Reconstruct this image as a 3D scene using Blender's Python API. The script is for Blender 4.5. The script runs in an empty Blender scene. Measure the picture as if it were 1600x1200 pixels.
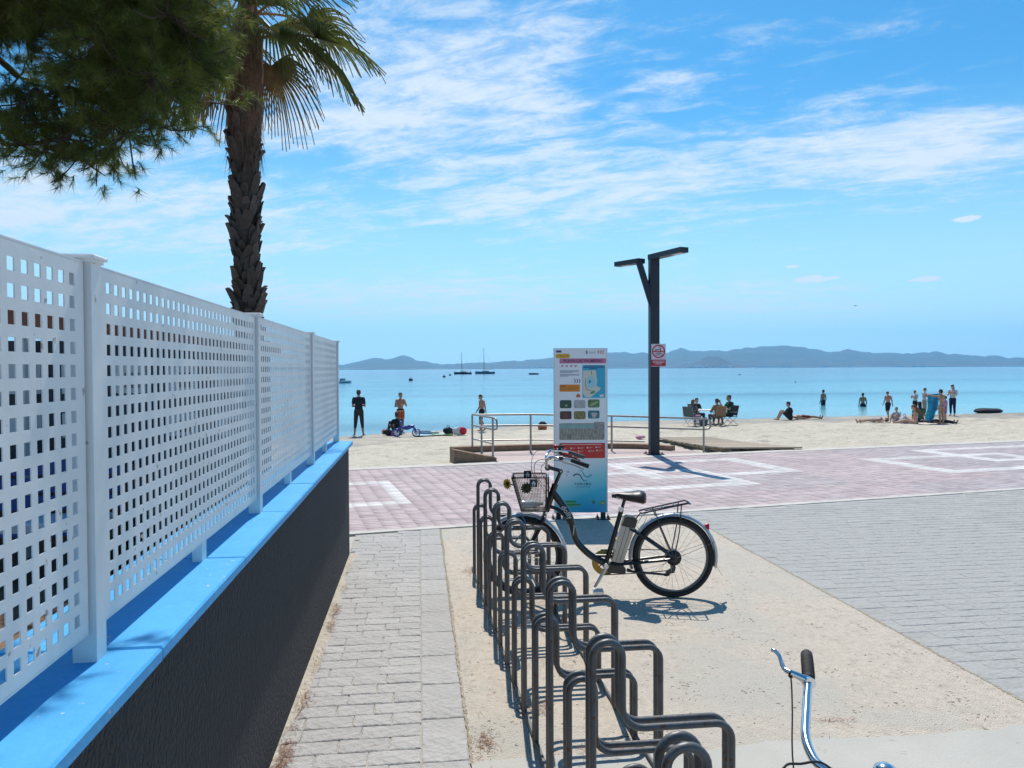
import bpy, bmesh, math, random
import numpy as np
from mathutils import Vector, Matrix

random.seed(7); RNG = np.random.default_rng(11)
SC = bpy.context.scene
COL = SC.collection
PI = math.pi
R = math.radians

# ---------------------------------------------------------------- camera
CAM_Z = 1.85
YAW = math.atan(145/1200.); PITCH = R(1.15); ROLL = R(0.27)
_fw = Vector((math.sin(YAW)*math.cos(PITCH), math.cos(YAW)*math.cos(PITCH), -math.sin(PITCH)))
_r0 = Vector((math.cos(YAW), -math.sin(YAW), 0)); _u0 = _r0.cross(_fw)
_r = _r0*math.cos(ROLL) - _u0*math.sin(ROLL); _u = _r.cross(_fw)
cam = bpy.data.cameras.new('camera'); camo = bpy.data.objects.new('camera', cam); COL.objects.link(camo)
cam.sensor_width = 36; cam.lens = 27.0; cam.clip_start = .05; cam.clip_end = 60000
camo.matrix_world = Matrix(((_r.x, _u.x, -_fw.x, 0), (_r.y, _u.y, -_fw.y, 0), (_r.z, _u.z, -_fw.z, CAM_Z), (0, 0, 0, 1)))
SC.camera = camo

# ---------------------------------------------------------------- light
SUN_EL = R(57.2); SUN_AZ = R(5.0)          # azimuth measured from +Y towards +X
sun = bpy.data.lights.new('sun', 'SUN'); sun.energy = 5.0; sun.angle = R(.53); sun.color = (1, .945, .85)
suno = bpy.data.objects.new('sun', sun); COL.objects.link(suno)
sd = Vector((math.sin(SUN_AZ)*math.cos(SUN_EL), math.cos(SUN_AZ)*math.cos(SUN_EL), math.sin(SUN_EL)))
suno.rotation_euler = sd.to_track_quat('Z', 'Y').to_euler(); suno.location = (0, 0, 50)

W = bpy.data.worlds.new('World'); SC.world = W; W.use_nodes = True
wt = W.node_tree; wt.nodes.clear()
def wn(t, **k):
    n = wt.nodes.new(t)
    for a, b in k.items(): setattr(n, a, b)
    return n
def wl(a, b): wt.links.new(a, b)
def wmath(op, a, b=None, c=None, clamp=False):
    n = wn('ShaderNodeMath', operation=op, use_clamp=clamp)
    for i, v in enumerate((a, b, c)):
        if v is None: continue
        if isinstance(v, (int, float)): n.inputs[i].default_value = v
        else: wl(v, n.inputs[i])
    return n.outputs[0]
sky = wn('ShaderNodeTexSky', sky_type='NISHITA', sun_disc=False, sun_elevation=SUN_EL, sun_rotation=SUN_AZ, altitude=0, air_density=1.0, dust_density=.4, ozone_density=2.2)
hs = wn('ShaderNodeHueSaturation'); hs.inputs['Saturation'].default_value = 1.28; hs.inputs['Value'].default_value = 1.0; hs.inputs['Hue'].default_value = .492
wl(sky.outputs[0], hs.inputs['Color'])
tc = wn('ShaderNodeTexCoord'); sx = wn('ShaderNodeSeparateXYZ'); wl(tc.outputs['Generated'], sx.inputs[0])
zz = wmath('ADD', wmath('MAXIMUM', sx.outputs[2], 0.0), .1)
cx = wmath('DIVIDE', sx.outputs[0], zz); cy = wmath('DIVIDE', sx.outputs[1], zz)
cp = wn('ShaderNodeCombineXYZ'); wl(cx, cp.inputs[0]); wl(cy, cp.inputs[1])
def wnoise(scale, detail, rough, dist, loc, sc, rot=0):
    m0 = wn('ShaderNodeMapping'); m0.inputs['Rotation'].default_value = (0, 0, rot); wl(cp.outputs[0], m0.inputs[0])
    m = wn('ShaderNodeMapping'); m.inputs['Location'].default_value = loc; m.inputs['Scale'].default_value = sc
    wl(m0.outputs[0], m.inputs[0])
    n = wn('ShaderNodeTexNoise'); n.inputs['Scale'].default_value = scale; n.inputs['Detail'].default_value = detail
    n.inputs['Roughness'].default_value = rough; n.inputs['Distortion'].default_value = dist; wl(m.outputs[0], n.inputs['Vector'])
    return n.outputs[0]
def wramp(v, a, b, lo=0., hi=1.):
    m = wn('ShaderNodeMapRange', interpolation_type='SMOOTHSTEP'); m.inputs[1].default_value = a; m.inputs[2].default_value = b
    m.inputs[3].default_value = lo; m.inputs[4].default_value = hi; wl(v, m.inputs[0]); return m.outputs[0]
streak = wramp(wnoise(2.4, 12, .62, .6, (3.1, .4, 0), (.55, 1.8, 1), R(38)), .30, .72)
puff = wramp(wnoise(5.0, 12, .70, .4, (.7, 5.2, 0), (1, 1.6, 1), R(24)), .32, .70)
veil = wramp(wnoise(.9, 8, .6, .8, (4.4, 2.2, 0), (.6, 1.5, 1), R(28)), .30, .70)
big = wnoise(.42, 3, .5, .3, (1.9, 4.6, 0), (1, 1, 1))
def cdir(qx, qy):
    d = _fw + _r*((qx-800)/1200) + _u*((600-qy)/1200); d.normalize(); z = max(d.z, 0)+.1
    return Vector((d.x/z, d.y/z))
def ell(px, py, rx, ry, soft=.1):           # a cloud bank: centre and radii as directions on the cloud layer
    c = cdir(px, py); a = cdir(px+rx, py)-c; b = cdir(px, py-ry)-c
    s = wn('ShaderNodeVectorMath', operation='SUBTRACT'); wl(cp.outputs[0], s.inputs[0]); s.inputs[1].default_value = (c.x, c.y, 0)
    s2 = wn('ShaderNodeVectorMath', operation='DIVIDE'); wl(s.outputs[0], s2.inputs[0]); s2.inputs[1].default_value = (max(abs(a.x), .03), max(abs(b.y), .03), 1)
    l = wn('ShaderNodeVectorMath', operation='LENGTH'); wl(s2.outputs[0], l.inputs[0])
    return wramp(l.outputs['Value'], 1.5, soft)
banks = None
for e in ((640, 170, 420, 300), (150, 330, 620, 150), (820, 290, 380, 150), (1400, 240, 330, 110), (600, 470, 460, 60), (1150, 480, 460, 60)):
    v = ell(*e); banks = v if banks is None else wmath('MAXIMUM', banks, v)
cov = wmath('ADD', wmath('MULTIPLY', banks, .57), wmath('MULTIPLY', wramp(big, .42, .7), .14))
dens = wmath('ADD', wmath('ADD', wmath('MULTIPLY', streak, .36), wmath('MULTIPLY', puff, .42)), wmath('MULTIPLY', veil, .26))
mask = wmath('POWER', wramp(wmath('ADD', dens, cov), .62, 1.36), 1.15)
mask = wmath('MULTIPLY', mask, wramp(sx.outputs[2], .02, .10))
mask = wmath('MULTIPLY', mask, .90)
fair = None                        # a few small fair-weather clouds low over the hills
for e in ((1268, 437, 34, 9), (1300, 434, 12, 5), (1445, 436, 30, 7), (1508, 342, 26, 9), (1238, 417, 14, 4)):
    v = ell(*e, soft=.3); fair = v if fair is None else wmath('MAXIMUM', fair, v)
fp = wramp(wnoise(14, 6, .6, .3, (1, 2, 0), (1, .45, 1)), .35, .6)
fair = wmath('MULTIPLY', wramp(wmath('ADD', fair, wmath('MULTIPLY', fp, .45)), .75, 1.1), .95)
mask = wmath('MAXIMUM', mask, fair)
tint = wn('ShaderNodeMix', data_type='RGBA', blend_type='MULTIPLY'); tint.inputs[0].default_value = 1; wl(hs.outputs[0], tint.inputs[6]); tz = wn('ShaderNodeMix', data_type='RGBA'); wl(wramp(sx.outputs[2], .42, .85), tz.inputs[0]); tz.inputs[6].default_value = (.60, 1.16, 1.34, 1); tz.inputs[7].default_value = (.85, 1.08, 1.16, 1); wl(tz.outputs[2], tint.inputs[7])
air = wn('ShaderNodeMix', data_type='RGBA'); wl(wramp(sx.outputs[2], -.02, .34, 1., 0.), air.inputs[0]); wl(tint.outputs[2], air.inputs[6]); air.inputs[7].default_value = (6.5, 9.6, 11.0, 1)
mx = wn('ShaderNodeMix', data_type='RGBA'); wl(mask, mx.inputs[0]); wl(air.outputs[2], mx.inputs[6]); mx.inputs[7].default_value = (8.3, 9.0, 9.7, 1)
bg = wn('ShaderNodeBackground'); bg.inputs['Strength'].default_value = .1
wl(mx.outputs[2], bg.inputs['Color']); wo = wn('ShaderNodeOutputWorld'); wl(bg.outputs[0], wo.inputs['Surface'])

SC.view_settings.view_transform = 'Standard'; SC.view_settings.look = 'None'
SC.view_settings.exposure = 0.0; SC.view_settings.gamma = 1.0
SC.render.engine = 'CYCLES'
cy_ = SC.cycles; cy_.use_denoising = True; cy_.max_bounces = 6; cy_.diffuse_bounces = 3; cy_.glossy_bounces = 3
cy_.transmission_bounces = 4; cy_.transparent_max_bounces = 8; cy_.volume_bounces = 1; cy_.caustics_reflective = False; cy_.caustics_refractive = False
cy_.sample_clamp_indirect = 6

# ---------------------------------------------------------------- helpers
def tag(o, label=None, cat=None, group=None, kind=None):
    if label: o['label'] = label
    if cat: o['category'] = cat
    if group: o['group'] = group
    if kind: o['kind'] = kind
    return o
def empty(name, loc=(0, 0, 0), rz=0, label=None, cat=None, group=None):
    o = bpy.data.objects.new(name, None); COL.objects.link(o); o.location = loc; o.rotation_euler = (0, 0, rz)
    o.empty_display_size = .1
    return tag(o, label, cat, group)
def link(name, me, parent=None, loc=None, rot=None, scale=None):
    o = bpy.data.objects.new(name, me); COL.objects.link(o)
    if parent is not None: o.parent = parent
    if loc is not None: o.location = loc
    if rot is not None: o.rotation_euler = rot
    if scale is not None: o.scale = scale
    return o
def copy_tree(o, parent=None):
    c = o.copy(); COL.objects.link(c); c.parent = parent
    for ch in list(o.children): copy_tree(ch, c)
    return c

class MB:
    def __init__(s): s.v = []; s.f = []; s.m = []; s.mi = 0
    def add(s, vs, fs):
        b = len(s.v); s.v += [tuple(p) for p in vs]; s.f += [tuple(i+b for i in f) for f in fs]; s.m += [s.mi]*len(fs); return s
    def box(s, c, d, rz=0, M=None):
        x, y, z = d[0]/2, d[1]/2, d[2]/2
        vs = [Vector((a*x, b*y, e*z)) for e in (-1, 1) for b in (-1, 1) for a in (-1, 1)]
        if M is None: M = Matrix.Rotation(rz, 3, 'Z')
        return s.add([M @ p + Vector(c) for p in vs], [(0, 2, 3, 1), (4, 5, 7, 6), (0, 1, 5, 4), (2, 6, 7, 3), (0, 4, 6, 2), (1, 3, 7, 5)])
    def bbox(s, c, d, bev=.005, rz=0):            # box with bevelled top edges
        x, y, z = d[0]/2, d[1]/2, d[2]/2; M = Matrix.Rotation(rz, 3, 'Z'); vs = []
        for (zz, k) in ((-z, 0), (z-bev, 0), (z, bev)):
            vs += [(-x+k, -y+k, zz), (x-k, -y+k, zz), (x-k, y-k, zz), (-x+k, y-k, zz)]
        fs = [(3, 2, 1, 0), (8, 9, 10, 11)]
        for l in (0, 4):
            for i in range(4): fs.append((l+i, l+(i+1) % 4, l+4+(i+1) % 4, l+4+i))
        return s.add([M @ Vector(p) + Vector(c) for p in vs], fs)
    def prism(s, poly, y0, y1):                    # polygon in x,z extruded along y
        n = len(poly); vs = [(p[0], y0, p[1]) for p in poly]+[(p[0], y1, p[1]) for p in poly]
        return s.add(vs, [tuple(range(n)), tuple(range(2*n-1, n-1, -1))]+[(i, i+n, (i+1) % n+n, (i+1) % n) for i in range(n)])
    def slab(s, poly, z0, z1):                     # polygon in x,y extruded along z
        n = len(poly); vs = [(p[0], p[1], z0) for p in poly]+[(p[0], p[1], z1) for p in poly]
        return s.add(vs, [tuple(range(n-1, -1, -1)), tuple(range(n, 2*n))]+[(i, (i+1) % n, (i+1) % n+n, i+n) for i in range(n)])
    def tube(s, pts, r, n=8, closed=False, cap=True):
        pts = [Vector(p) for p in pts]; m = len(pts); rr = r if isinstance(r, (list, tuple)) else [r]*m
        vs = []; up = None
        for i, p in enumerate(pts):
            if closed: t = pts[(i+1) % m]-pts[i-1]
            else: t = pts[min(i+1, m-1)]-pts[max(i-1, 0)]
            if t.length < 1e-9: t = Vector((0, 0, 1))
            t.normalize()
            if up is None:
                up = Vector((0, 0, 1)) if abs(t.z) < .9 else Vector((1, 0, 0))
            a = t.cross(up)
            if a.length < 1e-4: a = t.cross(Vector((0, 1, .1)))
            a.normalize(); b = a.cross(t); up = b
            for k in range(n):
                q = 2*PI*k/n; vs.append(p+(a*math.cos(q)+b*math.sin(q))*rr[i])
        fs = []
        for i in range(m if closed else m-1):
            j = (i+1) % m
            for k in range(n): fs.append((i*n+k, i*n+(k+1) % n, j*n+(k+1) % n, j*n+k))
        if cap and not closed: fs += [tuple(range(n-1, -1, -1)), tuple((m-1)*n+k for k in range(n))]
        return s.add(vs, fs)
    def lathe(s, prof, c, axis='Z', n=20):         # prof = (radius, height) list, open
        vs = []; fs = []
        for (r, h) in prof:
            for k in range(n):
                q = 2*PI*k/n; a, b = r*math.cos(q), r*math.sin(q)
                p = (a, b, h) if axis == 'Z' else ((a, h, b) if axis == 'Y' else (h, a, b))
                vs.append(Vector(p)+Vector(c))
        for i in range(len(prof)-1):
            for k in range(n): fs.append((i*n+k, i*n+(k+1) % n, (i+1)*n+(k+1) % n, (i+1)*n+k))
        if prof[0][0] > 1e-6: fs.append(tuple(range(n-1, -1, -1)))
        if prof[-1][0] > 1e-6: fs.append(tuple((len(prof)-1)*n+k for k in range(n)))
        return s.add(vs, fs)
    def ell(s, c, r, n=10, m=7, M=None):           # ellipsoid
        r = (r, r, r) if isinstance(r, (int, float)) else r; vs = [(0, 0, -r[2])]
        for i in range(1, m):
            t = -PI/2+PI*i/m
            for k in range(n):
                q = 2*PI*k/n; vs.append((r[0]*math.cos(t)*math.cos(q), r[1]*math.cos(t)*math.sin(q), r[2]*math.sin(t)))
        vs.append((0, 0, r[2])); L = len(vs)-1; fs = []
        for k in range(n):
            fs.append((0, 1+(k+1) % n, 1+k)); fs.append((L, L-n+k, L-n+(k+1) % n))
        for i in range(m-2):
            for k in range(n): fs.append((1+i*n+k, 1+i*n+(k+1) % n, 1+(i+1)*n+(k+1) % n, 1+(i+1)*n+k))
        M = M or Matrix.Identity(3)
        return s.add([M @ Vector(p)+Vector(c) for p in vs], fs)
    def caps(s, a, b, ra, rb, n=10):               # tapered capsule
        a, b = Vector(a), Vector(b); t = (b-a)
        if t.length < 1e-6: return s.ell(a, ra)
        d = t.normalized(); P = []; rr = []
        for k in (-.98, -.7, -.35): P.append(a+d*ra*k); rr.append(ra*math.sqrt(1-k*k))
        P.append(a); rr.append(ra); P.append(b); rr.append(rb)
        for k in (.35, .7, .98): P.append(b+d*rb*k); rr.append(rb*math.sqrt(1-k*k))
        return s.tube(P, rr, n)
    def mesh(s, name, mats=None, smooth=True):
        me = bpy.data.meshes.new(name); me.from_pydata(s.v, [], s.f)
        if mats:
            for m in (mats if isinstance(mats, (list, tuple)) else [mats]): me.materials.append(m)
            if len(me.materials) > 1: me.polygons.foreach_set('material_index', s.m)
        me.update()
        if smooth:
            me.polygons.foreach_set('use_smooth', [True]*len(me.polygons)); me.set_sharp_from_angle(angle=R(38))
        return me
    def build(s, name, mats, parent=None, smooth=True, **k):
        return link(name, s.mesh(name, mats, smooth), parent, **k)
def npmesh(name, V, F, mat=None, smooth=False):     # V (n,3), F (m,k)
    me = bpy.data.meshes.new(name); V = np.asarray(V, np.float32); F = np.asarray(F, np.int32); k = F.shape[1]
    me.vertices.add(len(V)); me.vertices.foreach_set('co', V.ravel()); me.loops.add(F.size); me.loops.foreach_set('vertex_index', F.ravel())
    me.polygons.add(len(F)); me.polygons.foreach_set('loop_start', np.arange(0, F.size, k, dtype=np.int32))
    try: me.polygons.foreach_set('loop_total', np.full(len(F), k, np.int32))
    except Exception: pass
    if smooth: me.polygons.foreach_set('use_smooth', np.ones(len(F), bool))
    if mat: me.materials.append(mat)
    me.update(calc_edges=True); me.validate(); return me
def bez(pts, n=8):                                  # smooth curve through points
    P = [Vector(p) for p in pts]; out = []
    for i in range(len(P)-1):
        p0 = P[max(i-1, 0)]; p1 = P[i]; p2 = P[i+1]; p3 = P[min(i+2, len(P)-1)]
        for k in range(n):
            t = k/n; out.append(.5*((2*p1)+(p2-p0)*t+(2*p0-5*p1+4*p2-p3)*t*t+(3*p1-p0-3*p2+p3)*t**3))
    return out+[P[-1]]
def fillet(pts, r, n=5):                            # polyline with rounded corners
    P = [Vector(p) for p in pts]; out = [P[0]]
    for i in range(1, len(P)-1):
        a = (P[i-1]-P[i]); b = (P[i+1]-P[i]); d = min(r, a.length*.49, b.length*.49); a.normalize(); b.normalize()
        s0 = P[i]+a*d; s1 = P[i]+b*d
        for k in range(n+1):
            t = k/n; out.append(s0*(1-t)**2+P[i]*2*t*(1-t)+s1*t*t)
    return out+[P[-1]]
def vnoise(x, y, seed=0):                           # smooth value noise, numpy
    r = np.random.default_rng(seed).random((256, 256)); xi = np.floor(x).astype(int); yi = np.floor(y).astype(int); fx = x-xi; fy = y-yi
    fx = fx*fx*(3-2*fx); fy = fy*fy*(3-2*fy); a = r[xi % 256, yi % 256]; b = r[(xi+1) % 256, yi % 256]; c = r[xi % 256, (yi+1) % 256]; d = r[(xi+1) % 256, (yi+1) % 256]
    return (a*(1-fx)+b*fx)*(1-fy)+(c*(1-fx)+d*fx)*fy - .5

# ---------------------------------------------------------------- materials
def mat(name, col, rough=.6, metal=0., var=.0, vscale=4., bump=0., bscale=60., spec=.5, col2=None, dirt=0., coat=0., trans=0., object_random=0., stretch=None, detail=6, bdist=.01, speck=0., speck_col=None, speck_scale=60., patch=None, patch_scale=.8):
    m = bpy.data.materials.new(name); m.use_nodes = True; t = m.node_tree; b = t.nodes['Principled BSDF']; L = t.links.new
    b.inputs['Roughness'].default_value = rough; b.inputs['Metallic'].default_value = metal; b.inputs['Specular IOR Level'].default_value = spec
    b.inputs['Coat Weight'].default_value = coat
    c = (*col, 1); b.inputs['Base Color'].default_value = c; last = None
    tcn = t.nodes.new('ShaderNodeTexCoord'); src = tcn.outputs['Object']
    if stretch:
        mp = t.nodes.new('ShaderNodeMapping'); mp.inputs['Scale'].default_value = stretch; L(src, mp.inputs[0]); src = mp.outputs[0]
    if var or col2:
        n = t.nodes.new('ShaderNodeTexNoise'); n.inputs['Scale'].default_value = vscale; n.inputs['Detail'].default_value = detail; n.inputs['Roughness'].default_value = .62; L(src, n.inputs['Vector'])
        rp = t.nodes.new('ShaderNodeMapRange'); rp.inputs[1].default_value = .3; rp.inputs[2].default_value = .7; L(n.outputs[0], rp.inputs[0])
        mxn = t.nodes.new('ShaderNodeMix'); mxn.data_type = 'RGBA'; L(rp.outputs[0], mxn.inputs[0])
        if col2 is None: A = tuple(v*(1-var) for v in col); B = tuple(min(1, v*(1+var)) for v in col)
        else: A, B = col, col2
        mxn.inputs[6].default_value = (*A, 1); mxn.inputs[7].default_value = (*B, 1); last = mxn.outputs[2]
    if dirt:
        n = t.nodes.new('ShaderNodeTexNoise'); n.inputs['Scale'].default_value = vscale*.37; n.inputs['Detail'].default_value = 9; n.inputs['Roughness'].default_value = .7; L(src, n.inputs['Vector'])
        rp = t.nodes.new('ShaderNodeMapRange'); rp.inputs[1].default_value = .52; rp.inputs[2].default_value = .75; rp.inputs[4].default_value = dirt; L(n.outputs[0], rp.inputs[0])
        mxn = t.nodes.new('ShaderNodeMix'); mxn.data_type = 'RGBA'; L(rp.outputs[0], mxn.inputs[0])
        if last: L(last, mxn.inputs[6])
        else: mxn.inputs[6].default_value = c
        mxn.inputs[7].default_value = (col[0]*.5, col[1]*.48, col[2]*.45, 1); last = mxn.outputs[2]
    if patch:
        n = t.nodes.new('ShaderNodeTexNoise'); n.inputs['Scale'].default_value = patch_scale; n.inputs['Detail'].default_value = 7; n.inputs['Roughness'].default_value = .6; L(src, n.inputs['Vector'])
        rp = t.nodes.new('ShaderNodeMapRange'); rp.inputs[1].default_value = .48; rp.inputs[2].default_value = .60; rp.inputs[4].default_value = .75; L(n.outputs[0], rp.inputs[0])
        mxn = t.nodes.new('ShaderNodeMix'); mxn.data_type = 'RGBA'; L(rp.outputs[0], mxn.inputs[0])
        if last: L(last, mxn.inputs[6])
        else: mxn.inputs[6].default_value = c
        mxn.inputs[7].default_value = (*patch, 1); last = mxn.outputs[2]
    if speck:
        n = t.nodes.new('ShaderNodeTexNoise'); n.inputs['Scale'].default_value = speck_scale; n.inputs['Detail'].default_value = 2; L(src, n.inputs['Vector'])
        n2 = t.nodes.new('ShaderNodeTexNoise'); n2.inputs['Scale'].default_value = speck_scale*.13; n2.inputs['Detail'].default_value = 2; L(src, n2.inputs['Vector'])
        sm = t.nodes.new('ShaderNodeMath'); sm.operation = 'MULTIPLY_ADD'; L(n2.outputs[0], sm.inputs[0]); sm.inputs[1].default_value = .5; L(n.outputs[0], sm.inputs[2])
        rp = t.nodes.new('ShaderNodeMapRange'); rp.inputs[1].default_value = 1.02-speck; rp.inputs[2].default_value = 1.06-speck; rp.inputs[4].default_value = .85; L(sm.outputs[0], rp.inputs[0])
        mxn = t.nodes.new('ShaderNodeMix'); mxn.data_type = 'RGBA'; L(rp.outputs[0], mxn.inputs[0])
        if last: L(last, mxn.inputs[6])
        else: mxn.inputs[6].default_value = c
        mxn.inputs[7].default_value = (*speck_col, 1); last = mxn.outputs[2]
    if object_random:
        oi = t.nodes.new('ShaderNodeObjectInfo'); h = t.nodes.new('ShaderNodeHueSaturation')
        rp = t.nodes.new('ShaderNodeMapRange'); rp.inputs[3].default_value = 1-object_random; rp.inputs[4].default_value = 1+object_random
        L(oi.outputs['Random'], rp.inputs[0]); L(rp.outputs[0], h.inputs['Value'])
        if last: L(last, h.inputs['Color'])
        else: h.inputs['Color'].default_value = c
        last = h.outputs[0]
    if last: L(last, b.inputs['Base Color'])
    if bump:
        n = t.nodes.new('ShaderNodeTexNoise'); n.inputs['Scale'].default_value = bscale; n.inputs['Detail'].default_value = 4; L(src, n.inputs['Vector'])
        bp = t.nodes.new('ShaderNodeBump'); bp.inputs['Strength'].default_value = bump; bp.inputs['Distance'].default_value = bdist; L(n.outputs[0], bp.inputs['Height']); L(bp.outputs[0], b.inputs['Normal'])
    if trans:
        tb = t.nodes.new('ShaderNodeBsdfTranslucent'); ms = t.nodes.new('ShaderNodeMixShader'); ms.inputs[0].default_value = trans
        if last: L(last, tb.inputs['Color'])
        else: tb.inputs['Color'].default_value = c
        L(b.outputs[0], ms.inputs[1]); L(tb.outputs[0], ms.inputs[2]); L(ms.outputs[0], t.nodes['Material Output'].inputs['Surface'])
    return m
def attr_mat(name, rough=.8, bump=.3, bscale=80, var=.12, vscale=3.):   # colour from the mesh's own colour attribute
    m = mat(name, (.5, .5, .5), rough, bump=bump, bscale=bscale); t = m.node_tree; b = t.nodes['Principled BSDF']; L = t.links.new
    a = t.nodes.new('ShaderNodeAttribute'); a.attribute_name = 'Col'; h = t.nodes.new('ShaderNodeHueSaturation')
    n = t.nodes.new('ShaderNodeTexNoise'); n.inputs['Scale'].default_value = vscale; n.inputs['Detail'].default_value = 8
    tcn = t.nodes.new('ShaderNodeTexCoord'); L(tcn.outputs['Object'], n.inputs['Vector'])
    rp = t.nodes.new('ShaderNodeMapRange'); rp.inputs[1].default_value = .3; rp.inputs[2].default_value = .7; rp.inputs[3].default_value = 1-var; rp.inputs[4].default_value = 1+var
    L(n.outputs[0], rp.inputs[0]); L(rp.outputs[0], h.inputs['Value']); L(a.outputs['Color'], h.inputs['Color']); L(h.outputs[0], b.inputs['Base Color'])
    return m
BLACK = mat('black_paint', (.012, .012, .014), .32, coat=.3)
RUBBER = mat('rubber', (.018, .017, .017), .75, bump=.2, bscale=120)
CHROME = mat('chrome', (.75, .76, .78), .14, 1.0)
STEEL = mat('brushed_steel', (.5, .5, .51), .34, 1.0, var=.15, vscale=20)
ALU = mat('aluminium', (.62, .63, .64), .38, 1.0)
WHITE = mat('white_paint', (.78, .78, .77), .5, var=.04, vscale=6)
# ================================================================ SETTING
PA = math.atan(.1808); PD = Vector((math.cos(PA), math.sin(PA))); PN = Vector((-PD.y, PD.x)); PO = Vector((0, 8.94))
def pst(s, t): q = PO+PD*s+PN*t; return (q.x, q.y)      # promenade coordinates: s along it, t across towards the sea
SHX = [-400, -60, -20, -2.6, 7.5, 33.5, 80, 400]; SHY = [-60, 14, 23, 30.5, 36.2, 39.3, 43, 90]
SEA_Z = -.80
def sand_z(x, y):
    x = np.asarray(x, float); y = np.asarray(y, float)
    yp = 14.6+.1808*x; ys = np.maximum(np.interp(x, SHX, SHY), yp+7); f = np.clip((y-yp)/(ys-yp), 0, 1.8)
    return -.02-.75*(1-np.maximum(1-f, 0)**2.2)-np.maximum(f-1, 0)*.9
def sz(x, y): return float(sand_z(x, y))

CONC = mat('concrete_grey', (.44, .425, .385), .85, var=.10, vscale=1.4, bump=.25, bscale=90, dirt=.22)
PAD = mat('exposed_aggregate', (.51, .44, .36), .92, col2=(.66, .58, .485), vscale=22, bump=1.0, bscale=110, dirt=.5, bdist=.014, detail=12, patch=(.50, .475, .42), patch_scale=.75, speck=.10, speck_col=(.16, .13, .10), speck_scale=38)
JOINT = mat('sandy_joint', (.40, .37, .32), .95, var=.18, vscale=14, bump=.5, bscale=120)
BRICK = mat('stamped_grey', (.40, .385, .37), .85, var=.13, vscale=7, bump=.9, bscale=26, dirt=.30, object_random=.06, bdist=.02)
BLUEGREY = mat('stamped_bluegrey', (.355, .352, .338), .85, var=.10, vscale=2.2, bump=.8, bscale=22, dirt=.22, object_random=.02, bdist=.02)
SOIL = mat('needle_soil', (.15, .085, .05), .95, col2=(.26, .16, .10), vscale=30, bump=.8, bscale=90)
KERB = mat('kerb_concrete', (.53, .50, .46), .85, var=.14, vscale=5, bump=.3, bscale=90, dirt=.35)

# broad base sheet (plaza concrete), reaching the horizon inland
b = MB(); b.slab([pst(-4000, 5.7), (-4000, -4000), (4000, -4000), pst(4000, 5.7)], -.30, -.022)
tag(b.build('ground', CONC, smooth=False), kind='structure')
# beige exposed-aggregate pad under the bicycle rack
b = MB(); b.slab([(.23, 3.40), (3.30, 3.40), (3.30, 9.40), (.23, 8.86)], -.021, 0.0)
pad = tag(b.build('concrete_pad', PAD, smooth=False), kind='structure')
# soil garden behind the wall
b = MB(); b.slab([(-40, -12), (-1.08, -12), (-1.08, 7.70), (-3.2, 8.2), (-40, 1.5)], -.021, .02)
tag(b.build('garden_soil', SOIL, smooth=False), kind='structure')
# smooth concrete apron in front of the pad, with a broken edge
b = MB(); ra_ = random.Random(8); edge = [(.23+3.1*k/40, 3.56+ra_.uniform(-.015, .015)+.02*math.sin(k*.37)) for k in range(41)]
b.slab([(.23, -3), (9, -3), (9, 2.9), (3.34, 2.9)]+edge[::-1], -.0212, .0035); tag(b.build('concrete_apron', CONC, smooth=False), kind='structure')
# sand drifted against the foot of the wall
ys_ = np.arange(1.0, 7.8, .03); wv_ = .06+.05*vnoise(ys_*1.7, ys_*0+3, 5)*2+.03*vnoise(ys_*7, ys_*0+1, 6)*2; V_ = []
for y_, w_ in zip(ys_, wv_):
    w_ = max(w_, .012); V_ += [(-.702, y_, .012), (-.70+w_*.5, y_, .007+.004*vnoise(np.array([y_*9.]), np.array([2.]), 3)[0]), (-.70+w_, y_, -.004)]
tag(link('drifted_sand', npmesh('drifted_sand', V_, [q for i_ in range(len(ys_)-1) for q in ((3*i_, 3*i_+1, 3*i_+4, 3*i_+3), (3*i_+1, 3*i_+2, 3*i_+5, 3*i_+4))], mat('drift_sand', (.46, .41, .33), .95, var=.25, vscale=30, bump=.8, bscale=90), True)), 'pale sand drifted along the foot of the black wall', 'sand', kind='stuff')

# ---- stamped path beside the wall: each brick a piece
path = MB(); path.slab([(-.72, -1.5), (.232, -1.5), (.232, 8.92), (-.72, 8.76)], -.021, -.009); path = tag(path.build('path', JOINT, smooth=False), kind='structure')
def brick_mesh(name, L_, W_, m, seed, chip=.006, h=.012):
    rnd = random.Random(seed); x, y = L_/2, W_/2; n = 10; ring = []
    per = [(-x, -y), (0, -y), (x, -y), (x, 0), (x, y), (0, y), (-x, y), (-x, 0)]
    out = [(px+rnd.uniform(-chip, chip)*.6, py+rnd.uniform(-chip, chip)*.6) for px, py in per]
    inn = [(px*(1-.006/x)-0, py*(1-.006/y)) for px, py in out]
    vs = [(p[0], p[1], -h) for p in out]+[(p[0], p[1], -.003) for p in out]+[(p[0], p[1], rnd.uniform(-.001, .0012)) for p in inn]+[(0, 0, .0006)]
    fs = []
    for l in (0, 8):
        for i in range(8): fs.append((l+i, l+(i+1) % 8, l+8+(i+1) % 8, l+8+i))
    for i in range(8): fs.append((16+i, 16+(i+1) % 8, 24))
    me = bpy.data.meshes.new(name); me.from_pydata(vs, [], fs); me.materials.append(m); me.update(); return me
BL, BW = .252, .134
brk = {}
for k, w in enumerate((.252, .2, .152, .30)): brk[w] = [brick_mesh('brick', w-.0045, BW-.0045, BRICK, 10*k+j) for j in range(4)]
rows = int((8.84-2.0)/BW); rb = random.Random(3)
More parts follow.
